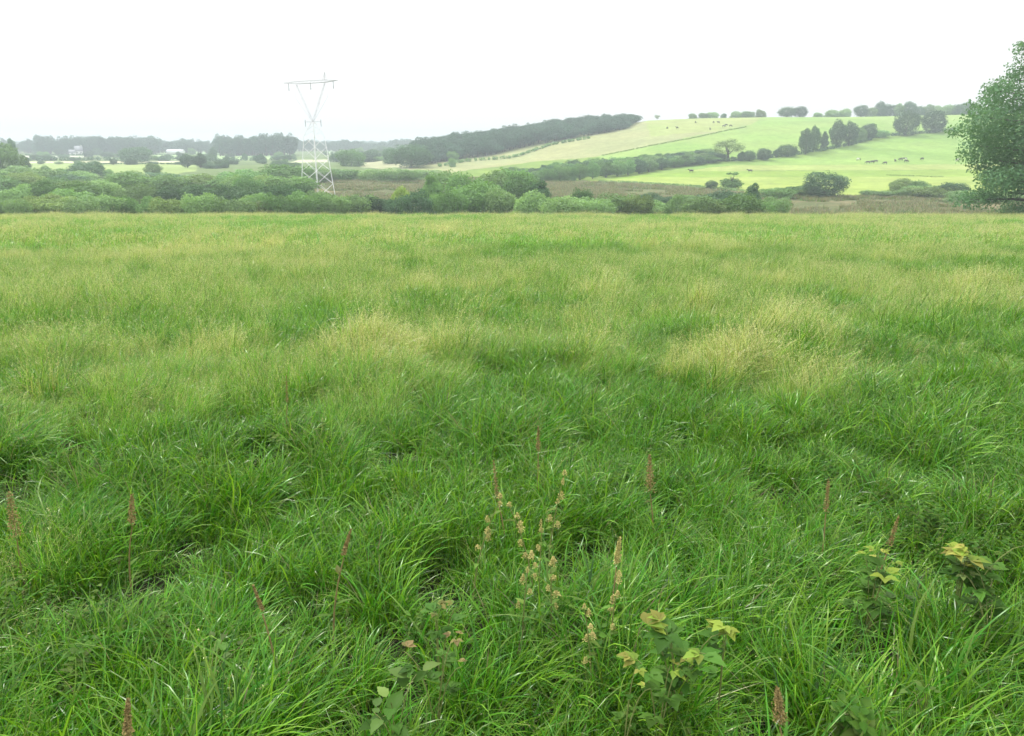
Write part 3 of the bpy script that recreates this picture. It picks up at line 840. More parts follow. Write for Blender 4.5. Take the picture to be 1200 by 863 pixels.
# --- hedge line rising up the hill
put_on('bare_topped_tree', 'airy', 853, 189, 164, 36, OL, 'pale airy tree with visible forked trunk at the end of the belt', 'tree')
for (u, vb, vt, w, k, c, l) in [
    (868, 188, 178, 9, 'bush1', BG, 'tiny round bush next to the pale airy tree on the hill hedge'),
    (878, 188, 177, 17, 'round0', BG, 'first of two matching round bushes up the hedge from the airy tree'),
    (895, 187, 174.5, 18, 'round1', BG, 'second of two matching round bushes up the hedge from the airy tree'),
    (909, 184, 175.5, 9, 'tall0', BG, 'narrow little bush in the hedge between round bush and domed tree'),
    (922, 183, 170, 26, 'round0', DK, 'dark domed tree in the hedge below the forked tall tree'),
    (944, 180, 152, 22, 'tree1', DK, 'tall dark tree in the hedge beside one with slim gap'),
    (953, 178, 149, 17, 'tree2', DK, 'taller knobbly tree of the close pair in the hill hedge'),
    (965, 176, 155, 11, 'tall1', BG, 'slim tree trailing the knobbly pair in the hill hedge'),
    (980, 172, 142, 22, 'tree3', DK, 'tallest tree in the middle of the hill hedge'),
    (994, 170, 144, 24, 'tree0', BG, 'broad tree joined to the tallest one in the hill hedge'),
    (1007, 166, 151, 18, 'bush2', MG, 'low green bush uphill of the broad hedge tree'),
    (1017, 163, 145.5, 20, 'round1', BG, 'small domed tree alone between bush and the two great round trees'),
    (1030, 160, 153, 24, 'low1', MG, 'flat low bush in the hedge just short of the two great round trees'),
    (1061, 158, 131, 32, 'round0', DK, 'first great round tree with straggling skirt high on the hill hedge'),
    (1093, 155, 131, 30, 'round1', DK, 'second great round tree, smooth domed, next to the big near tree')]:
    put_on('hedge_tree' if vb - vt > 10 else 'hedge_bush', k, u, vb + 1, vt, w * .86, c, l, 'tree' if vb - vt > 10 else 'bush')
def hedge(pts, hgt, wid, name, label, col, n=900, seed=1):
    """a strip of clipped growth along picture points that lie on the ground"""
    W = [hit(u, v, 0, 100) for (u, v) in pts]
    W = np.array([w for w in W if w])
    seg = np.linalg.norm(np.diff(W, axis=0), axis=1); s = np.concatenate([[0], np.cumsum(seg)])
    m = max(6, int(s[-1] / (hgt * 1.3)))
    q = np.linspace(0, s[-1], m)
    X = np.stack([np.interp(q, s, W[:, i]) for i in range(2)], 1)
    rng = np.random.default_rng(seed)
    X += rng.normal(0, .35 * wid, X.shape)
    Z = ground(X[:, 0], X[:, 1])
    c0 = np.array([X[0, 0], X[0, 1], Z[0]])
    lobes = [(X[i, 0] - c0[0], X[i, 1] - c0[1], Z[i] - c0[2] + hgt * .45, wid * rng.uniform(.7, 1.2), wid * rng.uniform(.7, 1.2), hgt * rng.uniform(.4, .7)) for i in range(m)]
    rng2 = np.random.default_rng(seed)
    n = max(n, m * 60)
    k = rng2.integers(0, m, n); lb = np.array(lobes)
    d = rng2.normal(0, 1, (n, 3)); d /= np.linalg.norm(d, axis=1)[:, None]
    P = lb[k, :3] + d * lb[k, 3:] * (1 - .4 * rng2.random((n, 1)) ** 2) * .85
    nn = d + rng2.normal(0, .6, (n, 3)); nn /= np.linalg.norm(nn, axis=1)[:, None]
    a = np.cross(nn, rng2.normal(0, 1, (n, 3))); a /= np.linalg.norm(a, axis=1)[:, None]; b = np.cross(nn, a)
    sz = .22 * hgt * rng2.uniform(.6, 1.3, (n, 1))
    V = np.stack([P - a * sz, P + b * sz * .6, P + a * sz, P - b * sz * .6], 1).reshape(-1, 3)
    o = obj(name, np_mesh(name, V, np.arange(4 * n).reshape(n, 4), M_CROWN, False, {'tone': np.repeat(rng2.random(n), 4)}))
    o.location = c0; o.color = (*col, 1)
    return tag(o, label, 'hedge')
hedge([(846, 190), (880, 188), (920, 184), (960, 178), (1000, 170), (1030, 161), (1080, 157), (1115, 154)], 2.0, 1.4, 'hill_hedge', 'long dark hedge climbing the hill under its row of trees', BG, 2600, 1)
hedge([(706, 183), (760, 172), (810, 163), (850, 154), (874, 149.5)], .7, .8, 'field_hedge', 'thin low hedge dividing pale hay field from green hill field', OL, 1600, 2)
hedge([(700, 213.5), (740, 215), (790, 218), (830, 221), (870, 225)], .9, 1.0, 'rough_hedge', 'low broken hedge along the lower border of the bright field', GG, 1200, 3)
hedge([(1040, 206), (1054, 206.5), (1062, 206.5), (1104, 208)], .5, .6, 'rush_line', 'thin dark line of rushes across the bright field below the cows', OL, 500, 4)
hedge([(515, 196), (545, 190), (600, 186), (645, 171), (690, 163)], 2.0, 1.5, 'wood_edge_hedge', 'broken hedge along the foot of the ridge wood above the hay field', MG, 900, 6)

# --- trees along the skyline of the hill
for (u, vt, w, k, c, l) in [
    (770, 136.5, 8, 'airy', OL, 'faint thin tree on the skyline next to the end of the ridge wood'),
    (812, 135, 12, 'bush1', GG, 'first small skyline bush above the upper herd'),
    (824, 134.5, 13, 'bush2', GG, 'second small skyline bush above the upper herd'),
    (835, 133.5, 15, 'bush0', GG, 'larger third skyline bush above the upper herd'),
    (848, 135, 8, 'bush0', BG, 'tiny skyline bush in the gap past the upper herd'),
    (862, 132.5, 16, 'bush1', GG, 'pale flat topped skyline bush between gap and paired bushes'),
    (876, 132.5, 18, 'bush2', GG, 'broad skyline bush joined to the twiggy one'),
    (891, 130.5, 14, 'bush3', OL, 'twiggy skyline bush at the end of the row, peaked top'),
    (922, 127.5, 24, 'round0', DK, 'bigger half of the dense dark clump alone on the skyline'),
    (937, 127, 20, 'round1', DK, 'smaller half of the dense dark clump alone on the skyline'),
    (958, 134, 12, 'bush0', GG, 'low skyline bush just past the dense dark clump'),
    (975, 131, 22, 'bush1', GG, 'spreading skyline bush before the rounded skyline tree'),
    (990, 129.5, 16, 'bush1', GG, 'skyline bush leaning on the rounded skyline tree'),
    (1008, 125.5, 18, 'round1', BG, 'rounded skyline tree at the start of the long skyline row'),
    (1020, 128.5, 18, 'bush2', GG, 'low bush in the skyline row after its rounded tree')]:
    put(('skyline_tree' if w > 17 else 'skyline_bush'), k, u, YR + 4, vt - 1.6, w * .82, c, l, 'tree' if w > 17 else 'bush')
for i, u in enumerate(range(1032, 1215, 11)):
    put('skyline_tree', RNG.choice(['bush1', 'bush0', 'bush2', 'tree1']), u, YR + RNG.uniform(4, 16), 124 + RNG.uniform(-4, 3), RNG.uniform(12, 22), RNG.choice([BG, GG]),
        'grey green tree in the long unbroken skyline row behind the great round trees', 'tree', 'trees of the long skyline row')

# --- ridge wood and far woods: masses
def wood_source(seed, n=900, leaf=.045):
    V, Q, T = crown_arrays(rnd_lobes(seed, 10, .6, .24, .34, .16, .26) + [(0, 0, .5, .36, .36, .36)], n, leaf, seed)
    mb = MB(); mb.tube([(0, 0, -.05), (0, 0, .3), (0, 0, .6)], [.04, .03, .015], 5)
    tv = np.concatenate(mb.V); tq = np.concatenate(mb.Q)
    rng = np.random.default_rng(seed)
    col = np.tile(np.array([.048, .11, .07]) * rng.uniform(.8, 1.25), (len(V), 1))
    return np_mesh('wood_tree', np.concatenate([V, tv]), np.concatenate([Q, tq + len(V)]), M_WOODLEAF, False,
                   {'col': np.concatenate([col, np.tile((.08, .07, .05), (len(tv), 1))]), 'tone': np.concatenate([T, np.full(len(tv), .5)])})
WS = [wood_source(200 + k) for k in range(5)]
def wood(name, P, hgt, wid, label, seed):
    rng = np.random.default_rng(seed); n = len(P)
    h = np.asarray(hgt) * rng.uniform(.5, 1.2, n) * (.72 + .56 * fbm(P[:, 0] / 40, P[:, 1] / 40, seed, 3)); w = wid * rng.uniform(.8, 1.3, n)
    o = scatter(name, P, np.stack([np.zeros(n), np.zeros(n), rng.uniform(0, 6.28, n)], 1), np.stack([w, w, h], 1), rng.integers(0, len(WS), n), WS)
    return tag(o, label, 'wood', kind='stuff')
rng = np.random.default_rng(9)
poly = [(488, 184), (500, 174), (560, 166), (620, 156), (700, 145), (735, 140), (748, 143), (735, 151), (690, 162), (640, 170), (585, 183), (540, 190), (510, 193)]
P = []
while len(P) < 900:
    u, y = rng.uniform(470, 760), rng.uniform(420, 680)
    x, y, z = at(u, y)
    uu, vv, _ = project(x, y, z)
    top = np.interp(uu, [490, 560, 650, 750], [190, 184, 168, 146])
    bot = np.interp(uu, [490, 500, 560, 620, 700, 735, 750], [168, 164, 150, 140, 132, 130, 143])
    lowv = np.interp(uu, [488, 515, 560, 600, 640, 690, 735, 750], [196, 193, 186, 178, 168.5, 160, 150, 143])
    if 488 < uu < 749 and vv < lowv + 5 * (float(fbm(x / 25, y / 25, 8)) - .6): P.append((x, y, z))
P = np.array(P)
wood('ridge_wood', P, np.interp(P[:, 0] / P[:, 1], [-.1, .15], [11, 7.5]), 10.0, 'long dark wood along the ridge of the hill', 10)
P = []
for (u0, u1, Y0, Y1, n) in [(45, 150, 930, 1010, 130), (85, 185, 940, 1010, 100), (150, 262, 1020, 1100, 110), (258, 345, 830, 900, 120), (345, 480, 1180, 1300, 120), (-60, 45, 1000, 1100, 90)]:
    for _ in range(n):
        P.append(at(rng.uniform(u0, u1), rng.uniform(Y0, Y1)))
P = np.array(P)
hh = np.where(P[:, 1] > 1150, 14, np.where(P[:, 1] > 1015, 17, 20.5))
wood('far_wood', P, hh, 13.0, 'blue grey wood spread across the flat far country', 11)
P = np.array([at(rng.uniform(-80, 480), rng.uniform(1700, 2100)) for _ in range(260)])
wood('horizon_wood', P, 11.0, 24.0, 'very pale line of trees on the flat horizon', 12)
# hedges of the flat country, each line one hedge
for k, (pts, h, l) in enumerate([
    ([(35, 189), (120, 188.2), (232, 187.5)], 3.2, 'dark hedge behind the narrow strip of white crop'),
    ([(30, 182.2), (90, 182.6), (165, 182.4)], 1.6, 'hedge behind the pale field in front of the white house'),
    ([(232, 189.5), (290, 188.5), (345, 188)], 3.0, 'hedge closing the grey green field short of the pylon'),
    ([(176, 182), (260, 182), (345, 181.6)], 1.4, 'hedge in front of the long pale shed'),
    ([(110, 193.2), (180, 192.6), (232, 193.5)], 1.2, 'thin hedge between white crop strip and bright green field'),
    ([(380, 182), (430, 181), (470, 180)], 4.0, 'far hedge of the fields past the pylon')]):
    hedge(pts, h, h * .8, 'field_hedge', l, BG, 700, 20 + k)
# single trees of the flat country
for (u, vb, vt, w, k, c, l) in [
    (2, 214, 170, 50, 'tree2', GG, 'large leafy tree cut by the edge of the view above the scrub'),
    (17, 200, 164, 14, 'tree1', BG, 'bluish tree rising behind the large leafy edge tree'),
    (31, 206, 183, 13, 'tall0', BG, 'narrow upright tree beside the large leafy edge tree'),
    (56, 207, 195, 12, 'bush1', MG, 'small tree at the near side of the bright green field'),
    (73, 207, 198, 15, 'bush2', MG, 'low round tree at the near side of the bright green field'),
    (103, 209, 191, 38, 'bush0', BG, 'broad dark tree in front of the bright green field'),
    (126, 207, 199, 13, 'bush3', MG, 'little bush right of the broad dark tree in the bright field'),
    (139, 209, 203, 14, 'low1', OL, 'yellowish little bush at the near rim of the bright field'),
    (181, 208, 192, 20, 'tree2', MG, 'bushy tree at the far end of the bright green field'),
    (160, 190, 173.5, 36, 'bush2', BG, 'dome of bluish trees behind the white crop strip'),
    (220, 197, 180.5, 15, 'tree3', BG, 'first of two close round trees past the white crop strip'),
    (235, 197, 180, 17, 'tree0', BG, 'second of two close round trees past the white crop strip'),
    (251, 187, 173, 9, 'tree1', BG, 'single small tree in the grey green field'),
    (287, 187, 180, 7, 'bush1', BG, 'tiny round bush in the grey green field'),
    (305, 191, 181, 10, 'bush3', BG, 'small bush where field strip meets the pylon side scrub'),
    (412, 195, 176, 30, 'bush0', MG, 'leafy mound of trees just past the pylon'),
    (395, 190, 180, 18, 'bush2', BG, 'smaller bluish tree close past the pylon legs'),
    (432, 190, 176, 26, 'bush3', BG, 'bluish tree in front of the far fields, past the leafy mound'),
    (482, 197, 171, 46, 'round0', BG, 'big dark tree at the low end of the ridge wood'),
    (460, 192, 175, 22, 'bush1', BG, 'lesser tree leaning on the big dark tree under the ridge wood'),
    (531, 189, 178, 13, 'bush0', MG, 'small tree at the rim of the hay field under the ridge wood'),
    (530, 196, 186, 8, 'bush2', MG, 'lone bush inside the hay field')]:
    put_on('field_tree' if vb - vt > 12 else 'field_bush', k, u, vb, vt, w, c, l, 'tree' if vb - vt > 12 else 'bush')

for (vb, hp, n) in [(197, 7, 9), (193, 5, 16), (188.5, 5, 18), (184.5, 4.5, 18), (181.5, 5, 16)]:
    for k in range(n):
        u = RNG.uniform(20, 345) if vb < 195 else RNG.uniform(235, 345)
        put_on('field_tree', RNG.choice(['bush0', 'bush1', 'tree0', 'tree1', 'round0', 'low0']), u, vb + RNG.uniform(-.7, .7), vb - hp * RNG.uniform(.6, 1.5), hp * RNG.uniform(1.0, 3.0), RNG.choice([BG, MG, BG, DK]),
               'dark tree in the broken hedge rows of the flat far country', 'tree', 'trees in the far hedge rows')
for k in range(22):
    vb = RNG.uniform(176, 190)
    put_on('field_tree', RNG.choice(['bush0', 'bush1', 'tree0', 'tree1', 'low0']), RNG.uniform(380, 478), vb, vb - RNG.uniform(4, 8), RNG.uniform(7, 18), RNG.choice([BG, MG, BG]),
           'bluish tree of the scattered rows between pylon and ridge wood', 'tree', 'trees between pylon and ridge wood')
# --- the big tree at the right edge of the meadow
def big_tree():
    x, y, z = at(1230, 90)
    e = empty('big_tree', (x, y, z))
    e.scale = (1.09, 1.09, 1.09)
    tag(e, 'big spreading broadleaf tree at the meadow corner, nearest tree of all', 'tree')
    rng = np.random.default_rng(77)
    lobes = []
    # boughs arranged in tiers with gaps between, widest below the middle
    for (zc, rad, n, r) in [(1.4, 6.4, 10, 1.6), (3.2, 7.2, 10, 1.7), (5.0, 7.9, 13, 1.9), (8.0, 9.1, 15, 2.0), (11.0, 8.3, 14, 2.0), (13.8, 6.9, 12, 1.9), (16.4, 5.2, 9, 1.8), (18.8, 2.6, 5, 1.6)]:
        for i in range(int(n * 1.2)):
            a = i * 2 * math.pi / (n * 1.2) + rng.uniform(-.3, .3) + zc
            q = rad * rng.uniform(.62, 1.14)
            rr = r * rng.uniform(.5, 1.1)
            lobes.append((q * math.cos(a), q * math.sin(a), zc + rng.uniform(-1.7, 1.5), rr * 1.3, rr * 1.3, rr * .72))
        for i in range(int(n * .75)):
            a = rng.uniform(0, 6.28); q = rad * rng.uniform(.2, .8)
            lobes.append((q * math.cos(a), q * math.sin(a), zc + rng.uniform(-1.5, 1.5), r * 1.3, r * 1.3, r * .85))
    V, Q, T = crown_arrays(lobes, 62000, .17, 78, shell=.75)
    c = obj('crown', np_mesh('crown', V, Q, M_CROWN, False, {'tone': T}), e)
    c.color = (.125, .245, .115, 1)
    mb = MB()
    t = np.linspace(0, 1, 9)
    mb.tube(np.stack([.3 * np.sin(t * 4), .2 * np.cos(t * 3), t * 17 - .3], 1), .62 * (1.15 - t) + .04, 10)
    for l in lobes[::2]:
        s = min(15, max(1.5, l[2] - 1.5))
        p0 = np.array([.3 * math.sin(s / 17 * 4), .2 * math.cos(s / 17 * 3), s]); p1 = np.array(l[:3])
        mb.tube([p0, (p0 * .5 + p1 * .5) + (0, 0, .3), p1], [.2, .11, .03], 5)
    mb.build('trunk', M_BARK, e)
big_tree()

# ---------------------------------------------------------------- pylon
def pylon():
    Y = 220.0
    x, y, z = at(373, Y)
    e = empty('electricity_pylon', (x, y, z), math.radians(-33))
    tag(e, 'tall pale lattice steel electricity pylon with V shaped head above the scrub', 'pylon')
    top = float(zpix(96, Y)) - z
    waist = float(zpix(143, Y)) - z
    knee = float(zpix(160, Y)) - z
    hb, hk, hw = 3.35, 1.95, .32            # half widths at ground, knee and waist
    def hwid(zz):
        return np.interp(zz, [0, knee, waist], [hb, hk, hw])
    cor = [(-1, -1), (1, -1), (1, 1), (-1, 1)]
    for (sx, sy) in cor:
        m = MB()
        zs = np.array([-.6, knee, waist])
        m.tube([(sx * hwid(max(q, 0)), sy * hwid(max(q, 0)), q) for q in zs], [.125, .11, .09], 4)
        m.build('leg', M_STEEL, e, False)
    def face(i, mb, levels, r):
        a, b = np.array(cor[i]), np.array(cor[(i + 1) % 4])
        for z0, z1 in zip(levels[:-1], levels[1:]):
            w0, w1 = hwid(z0), hwid(z1)
            A0, B0, A1, B1 = a * w0, b * w0, a * w1, b * w1
            for (p, q) in ((A0, B1), (B0, A1)):
                mb.tube([(p[0], p[1], z0), (q[0], q[1], z1)], r, 4)
    lv = [0] + [knee * f for f in (.23, .44, .64, .83, 1.0)]
    for i in range(4):
        m = MB()
        face(i, m, lv, .046)
        m.build('bracing', M_STEEL, e, False)
    m = MB()
    lv2 = [knee, knee + (waist - knee) * .4, knee + (waist - knee) * .75, waist]
    for i in range(4): face(i, m, lv2, .04)
    m.build('neck_bracing', M_STEEL, e, False)
    # V arms: two slim lattice booms rising from the waist in the plane of the cross arm
    arm_x = 5.4
    for s in (-1, 1):
        m = MB()
        n = 9
        for k in range(n):
            f0, f1 = k / n, (k + 1) / n
            def pt(f, o, yy): return (s * (arm_x * f + (.16 * math.sin(f * math.pi) + .07) * o), yy * .22 * (1 - .3 * f), waist + (top - .55 - waist) * f)
            for o in (-1, 1):
                for yy in (-1, 1):
                    m.tube([pt(f0, o, yy), pt(f1, o, yy)], .028, 4)
            m.tube([pt(f0, -1, -1), pt(f1, 1, -1)], .016, 4)
            m.tube([pt(f0, 1, 1), pt(f1, -1, 1)], .016, 4)
        # inner knee brace of the K frame
        m.tube([(s * .2, 0, waist), (s * arm_x * 1.15, 0, waist + (top - waist) * .62), (s * arm_x, 0, top - .6)], [.04, .04, .03], 4)
        m.build('head_arm', M_DARKSTEEL, e, False)
    half = 10.0
    m = MB()
    nb = 14
    for k in range(nb):
        x0, x1 = -half + 2 * half * k / nb, -half + 2 * half * (k + 1) / nb
        def dz(xx): return .75 * max(0, 1 - max(0, abs(xx) - arm_x) / (half - arm_x))
        for yy in (-.35, .35):
            m.tube([(x0, yy, top - dz(x0) * .5), (x1, yy, top - dz(x1) * .5)], .06, 4)
            m.tube([(x0, yy, top + dz(x0) * .35), (x1, yy, top + dz(x1) * .35)], .04, 4)
            m.tube([(x0, yy, top - dz(x0) * .5), (x1, yy, top + dz(x1) * .35)], .022, 4)
        m.tube([(x0, -.35, top - dz(x0) * .5), (x1, .35, top - dz(x1) * .5)], .022, 4)
    m.build('cross_arm', M_DARKSTEEL, e, False)
    for s in (1,):
        m = MB()
        for yy in (-.35, .35):
            m.tube([(s * arm_x - .5, yy, top + .2), (s * (arm_x + .2), 0, top + 2.2)], .05, 4)
            m.tube([(s * arm_x + .5, yy, top + .2), (s * (arm_x + .2), 0, top + 2.2)], .05, 4)
        m.build('earth_peak', M_DARKSTEEL, e, False)
    m = MB()
    m.tube([(-3.1, 0, waist), (3.1, 0, waist)], .07, 5)
    m.tube([(-3.1, -.3, waist), (3.1, -.3, waist)], .05, 5)
    m.build('waist_arm', M_DARKSTEEL, e, False)
    for xx in (-8.5, 0, 8.5, -3.0, 3.0):
        m = MB()
        zt = top - .3 if abs(xx) > 5 or xx == 0 else waist + .5
        n = 9
        for k in range(n):
            m.tube([(xx, 0, zt - k * .2), (xx, 0, zt - k * .2 - .08)], [.11, .13], 7)
        m.tube([(xx, 0, zt + .1), (xx, 0, zt - n * .2)], .035, 5)
        m.build('insulator', M_GLASSY, e, False)
pylon()

# ---------------------------------------------------------------- buildings of the flat country
def house(name, u, vb, w, d, h, rz, label, roof=M_ROOF, wins=3, pitch=.55, chimney=True):
    p = hit(u, vb, 0, 200)
    e = empty(name, p, rz); tag(e, label, 'house' if 'house' in name else 'shed')
    m = MB(); m.box((0, 0, h / 2 - .3), (w, d, h + .6))
    rh = d * pitch
    m.add([(-w / 2, -d / 2, h), (-w / 2, d / 2, h), (-w / 2, 0, h + rh)], T=[[0, 2, 1]])
    m.add([(w / 2, -d / 2, h), (w / 2, d / 2, h), (w / 2, 0, h + rh)], T=[[0, 1, 2]])
    m.build('wall', M_WHITEWALL, e, False)
    m = MB(); o = .35; t = .18
    for s in (-1, 1):
        a = np.array([(-w / 2 - o, s * (d / 2 + o), h - o * rh / d * 2), (w / 2 + o, s * (d / 2 + o), h - o * rh / d * 2), (w / 2 + o, 0, h + rh), (-w / 2 - o, 0, h + rh)])
        V = np.concatenate([a + (0, 0, .02), a + (0, 0, t)])
        m.add(V, [[0, 1, 2, 3], [7, 6, 5, 4], [0, 4, 5, 1], [1, 5, 6, 2], [2, 6, 7, 3], [3, 7, 4, 0]])
    r = m.build('roof', roof, e, False)
    if chimney:
        m = MB(); m.box((w * .36, 0, h + rh + .4), (.9, .8, 1.8)); m.build('chimney', M_WHITEWALL, r, False)
    for i in range(wins):
        m = MB(); xx = (i + .5) / wins * w - w / 2
        m.box((xx, -d / 2 - .02, h * .55), (1.1, .12, 1.4)); m.build('window', M_WINDOW, e, False)
    m = MB(); m.box((w * .12, -d / 2 - .03, 1.0), (1.0, .12, 2.1)); m.build('door', M_ROOF, e, False)
house('white_house', 93, 181.6, 8, 7, 4.4, .5, 'small white house with steep gable in front of the blue wood', wins=2, pitch=.75)
house('white_house', 85, 182.2, 6, 5, 3, .4, 'low white side house next to the steep gabled one', wins=1, chimney=False)
house('farm_shed', 206, 181, 19, 8, 3.0, .05, 'long pale sheet roofed shed at the foot of the blue wood', M_PALEROOF, 0, .3, False)
house('farm_shed', 160, 178.5, 12, 7, 2.6, .1, 'small pale shed tucked under the blue wood', M_PALEROOF, 0, .3, False)

# ---------------------------------------------------------------- cows
def cow_mesh(name, graze, seed):
    me = bpy.data.meshes.new('cow_skeleton')
    hz = .35 if graze else 1.5
    verts = [((-.05, 0, 1.02), (.34, .40)), ((-.62, 0, 1.05), (.30, .36)), ((-.85, 0, 1.10), (.16, .2)), ((.55, 0, 1.05), (.29, .36)), ((.82, 0, 1.12), (.17, .24)),
             ((1.12, 0, 1.0 if graze else 1.34), (.13, .17)), ((1.35, 0, .62 if graze else 1.50), (.12, .14)), ((1.5, 0, hz if graze else 1.38), (.10, .11)), ((1.62, 0, hz - .15 if graze else 1.24), (.075, .08))]
    E = [(0, 1), (1, 2), (0, 3), (3, 4), (4, 5), (5, 6), (6, 7), (7, 8)]
    for (bx, root, back) in ((.58, 3, False), (-.66, 1, True)):
        for s in (-1, 1):
            n = len(verts)
            k = .10 if back else -.04
            verts += [((bx, s * .2, .72), (.13, .12)), ((bx - k, s * .2, .42), (.06, .065)), ((bx - k * .4, s * .2, .08), (.05, .05)), ((bx + .04, s * .2, -.02), (.06, .05))]
            E += [(root, n), (n, n + 1), (n + 1, n + 2), (n + 2, n + 3)]
    n = len(verts)
    verts += [((-.98, 0, 1.05), (.04, .04)), ((-1.03, 0, .7), (.03, .03)), ((-1.03, 0, .42), (.05, .05))]
    E += [(2, n), (n, n + 1), (n + 1, n + 2)]
    n = len(verts)
    for s in (-1, 1):
        n = len(verts)
        p = verts[6][0]
        verts += [((p[0] - .02, s * .2, p[2] + .10), (.035, .05))]
        E += [(6, n)]
    me.from_pydata([v[0] for v in verts], E, [])
    o = bpy.data.objects.new('cow_body', me); COL.objects.link(o)
    o.modifiers.new('skin', 'SKIN'); sk = me.skin_vertices
    if not sk:
        bpy.context.view_layer.objects.active = o
    for i, v in enumerate(verts):
        me.skin_vertices[0].data[i].radius = v[1]
    me.skin_vertices[0].data[0].use_root = True
    ss = o.modifiers.new('sub', 'SUBSURF'); ss.levels = 1; ss.render_levels = 1
    dg = bpy.context.evaluated_depsgraph_get()
    out = bpy.data.meshes.new_from_object(o.evaluated_get(dg))
    bpy.data.objects.remove(o)
    out.name = name
    m, N, K = new_mat('cow_hide')
    oo = N.new('ShaderNodeOutputMaterial'); p = N.new('ShaderNodeBsdfPrincipled'); p.inputs['Roughness'].default_value = .7
    t = N.new('ShaderNodeTexCoord'); oi = N.new('ShaderNodeObjectInfo')
    nz = N.new('ShaderNodeTexNoise'); nz.noise_dimensions = '4D'; nz.inputs['Scale'].default_value = 1.3; nz.inputs['Detail'].default_value = 1
    mw = N.new('ShaderNodeMath'); mw.operation = 'MULTIPLY'; mw.inputs[1].default_value = 50
    K(oi.outputs['Random'], mw.inputs[0]); K(mw.outputs[0], nz.inputs['W'])
    K(t.outputs['Object'], nz.inputs['Vector'])
    gt = N.new('ShaderNodeMapRange'); gt.inputs['From Min'].default_value = .50; gt.inputs['From Max'].default_value = .53
    K(nz.outputs['Fac'], gt.inputs['Value'])
    mx = N.new('ShaderNodeMix'); mx.data_type = 'RGBA'
    mx.inputs['A'].default_value = (.035, .03, .027, 1)
    K(gt.outputs[0], mx.inputs['Factor']); K(oi.outputs['Color'], mx.inputs['B'])
    K(mx.outputs['Result'], p.inputs['Base Color']); K(p.outputs[0], oo.inputs['Surface'])
    out.materials.clear(); out.materials.append(m)
    for pl in out.polygons: pl.use_smooth = True
    return out
COWG = cow_mesh('grazing_cow', True, 1); COWS = cow_mesh('standing_cow', False, 2)
WHT, BLK = (.75, .73, .68), (.05, .042, .035)
def cow(u, v, graze, rz, col, label, group=None):
    p = hit(u, v, 0, 200)
    o = obj('cow', COWG if graze else COWS)
    o.location = p; o.rotation_euler = (0, 0, rz); o.color = (*col, 1)
    tag(o, label, 'cow', group)
for (u, v, g, rz, c, l) in [
    (1005.5, 189, True, .3, WHT, 'cow grazing apart at the hedge end of the lower herd'),
    (1017, 192.5, True, 3.0, BLK, 'dark cow with head down at the start of the close trio'),
    (1022, 192, True, 3.3, BLK, 'dark cow in the middle of the close trio'),
    (1026, 191.5, True, 2.8, BLK, 'dark cow at the far side of the close trio'),
    (1037, 193.5, True, 3.2, BLK, 'lone dark cow lower down, past the close trio'),
    (1049, 190.5, False, 1.4, BLK, 'small dark cow seen end on between lone cow and white cow'),
    (1055.5, 189, True, 3.3, BLK, 'dark cow standing against the white cow'),
    (1060.5, 188.5, False, 3.0, WHT, 'mostly white cow in the middle of the lower herd'),
    (1061.5, 191, True, .2, BLK, 'dark cow just below the white cow'),
    (1080.5, 188.5, True, 3.6, BLK, 'dark cow by itself past the white cow, toward the big tree'),
    (1121, 190, False, .4, WHT, 'black and white cow at the crown of the big tree')]:
    cow(u, v, g, rz, c, l)
for (u, v) in [(782, 151.5), (793.5, 151.5), (815, 145), (836, 145), (842, 145), (848, 150), (851, 148.3), (856, 149.2), (832, 153)]:
    cow(u, v, RNG.random() < .7, RNG.uniform(0, 6.28), BLK, 'small dark cow of the upper herd scattered on the pale hilltop field', 'cows of the upper herd')
cow(810, 202.8, False, 2.8, BLK, 'single dark cow in the bright field near the belt')
cow(879, 202.6, False, 2.9, BLK, 'single dark cow in the bright field past the little thorn tree')

# ---------------------------------------------------------------- weeds standing in the near grass
def join(parts, name, mat):
    V = []; Q = []; C = []; T = []; n = 0
    for p in parts:
        V.append(p[0]); Q.append(p[1] + n); C.append(p[2]); T.append(p[3]); n += len(p[0])
    return np_mesh(name, np.concatenate(V), np.concatenate(Q), mat, True, {'col': np.concatenate(C), 'tone': np.concatenate(T)})

def seed_spike(rng, z0, z1, r, mat, parent, lean, n=420, name='seed_spike'):
    """whorls of small papery seeds up the stem"""
    V = []; k = n
    t = rng.random(k)
    wh = np.round(t * 13) / 13 + rng.normal(0, .013, k)
    prof = r * (1 - .75 * np.clip(wh, 0, 1) ** 1.3) * (.65 + .5 * np.abs(np.sin(wh * 13 * np.pi)))
    a = rng.random(k) * 6.283; q = np.sqrt(rng.random(k)) * prof
    P = np.stack([q * np.cos(a) + lean[0] * wh, q * np.sin(a) + lean[1] * wh, z0 + (z1 - z0) * wh], 1)
    e1 = rng.normal(0, 1, (k, 3)); e1 /= np.linalg.norm(e1, axis=1)[:, None]
    e2 = np.cross(e1, rng.normal(0, 1, (k, 3))); e2 /= np.linalg.norm(e2, axis=1)[:, None]
    s = rng.uniform(.003, .0055, (k, 1))
    V = np.stack([P - e1 * s, P + e2 * s * .7, P + e1 * s, P - e2 * s * .7], 1).reshape(-1, 3)
    return obj(name, np_mesh(name, V, np.arange(4 * k).reshape(k, 4), mat, False), parent)

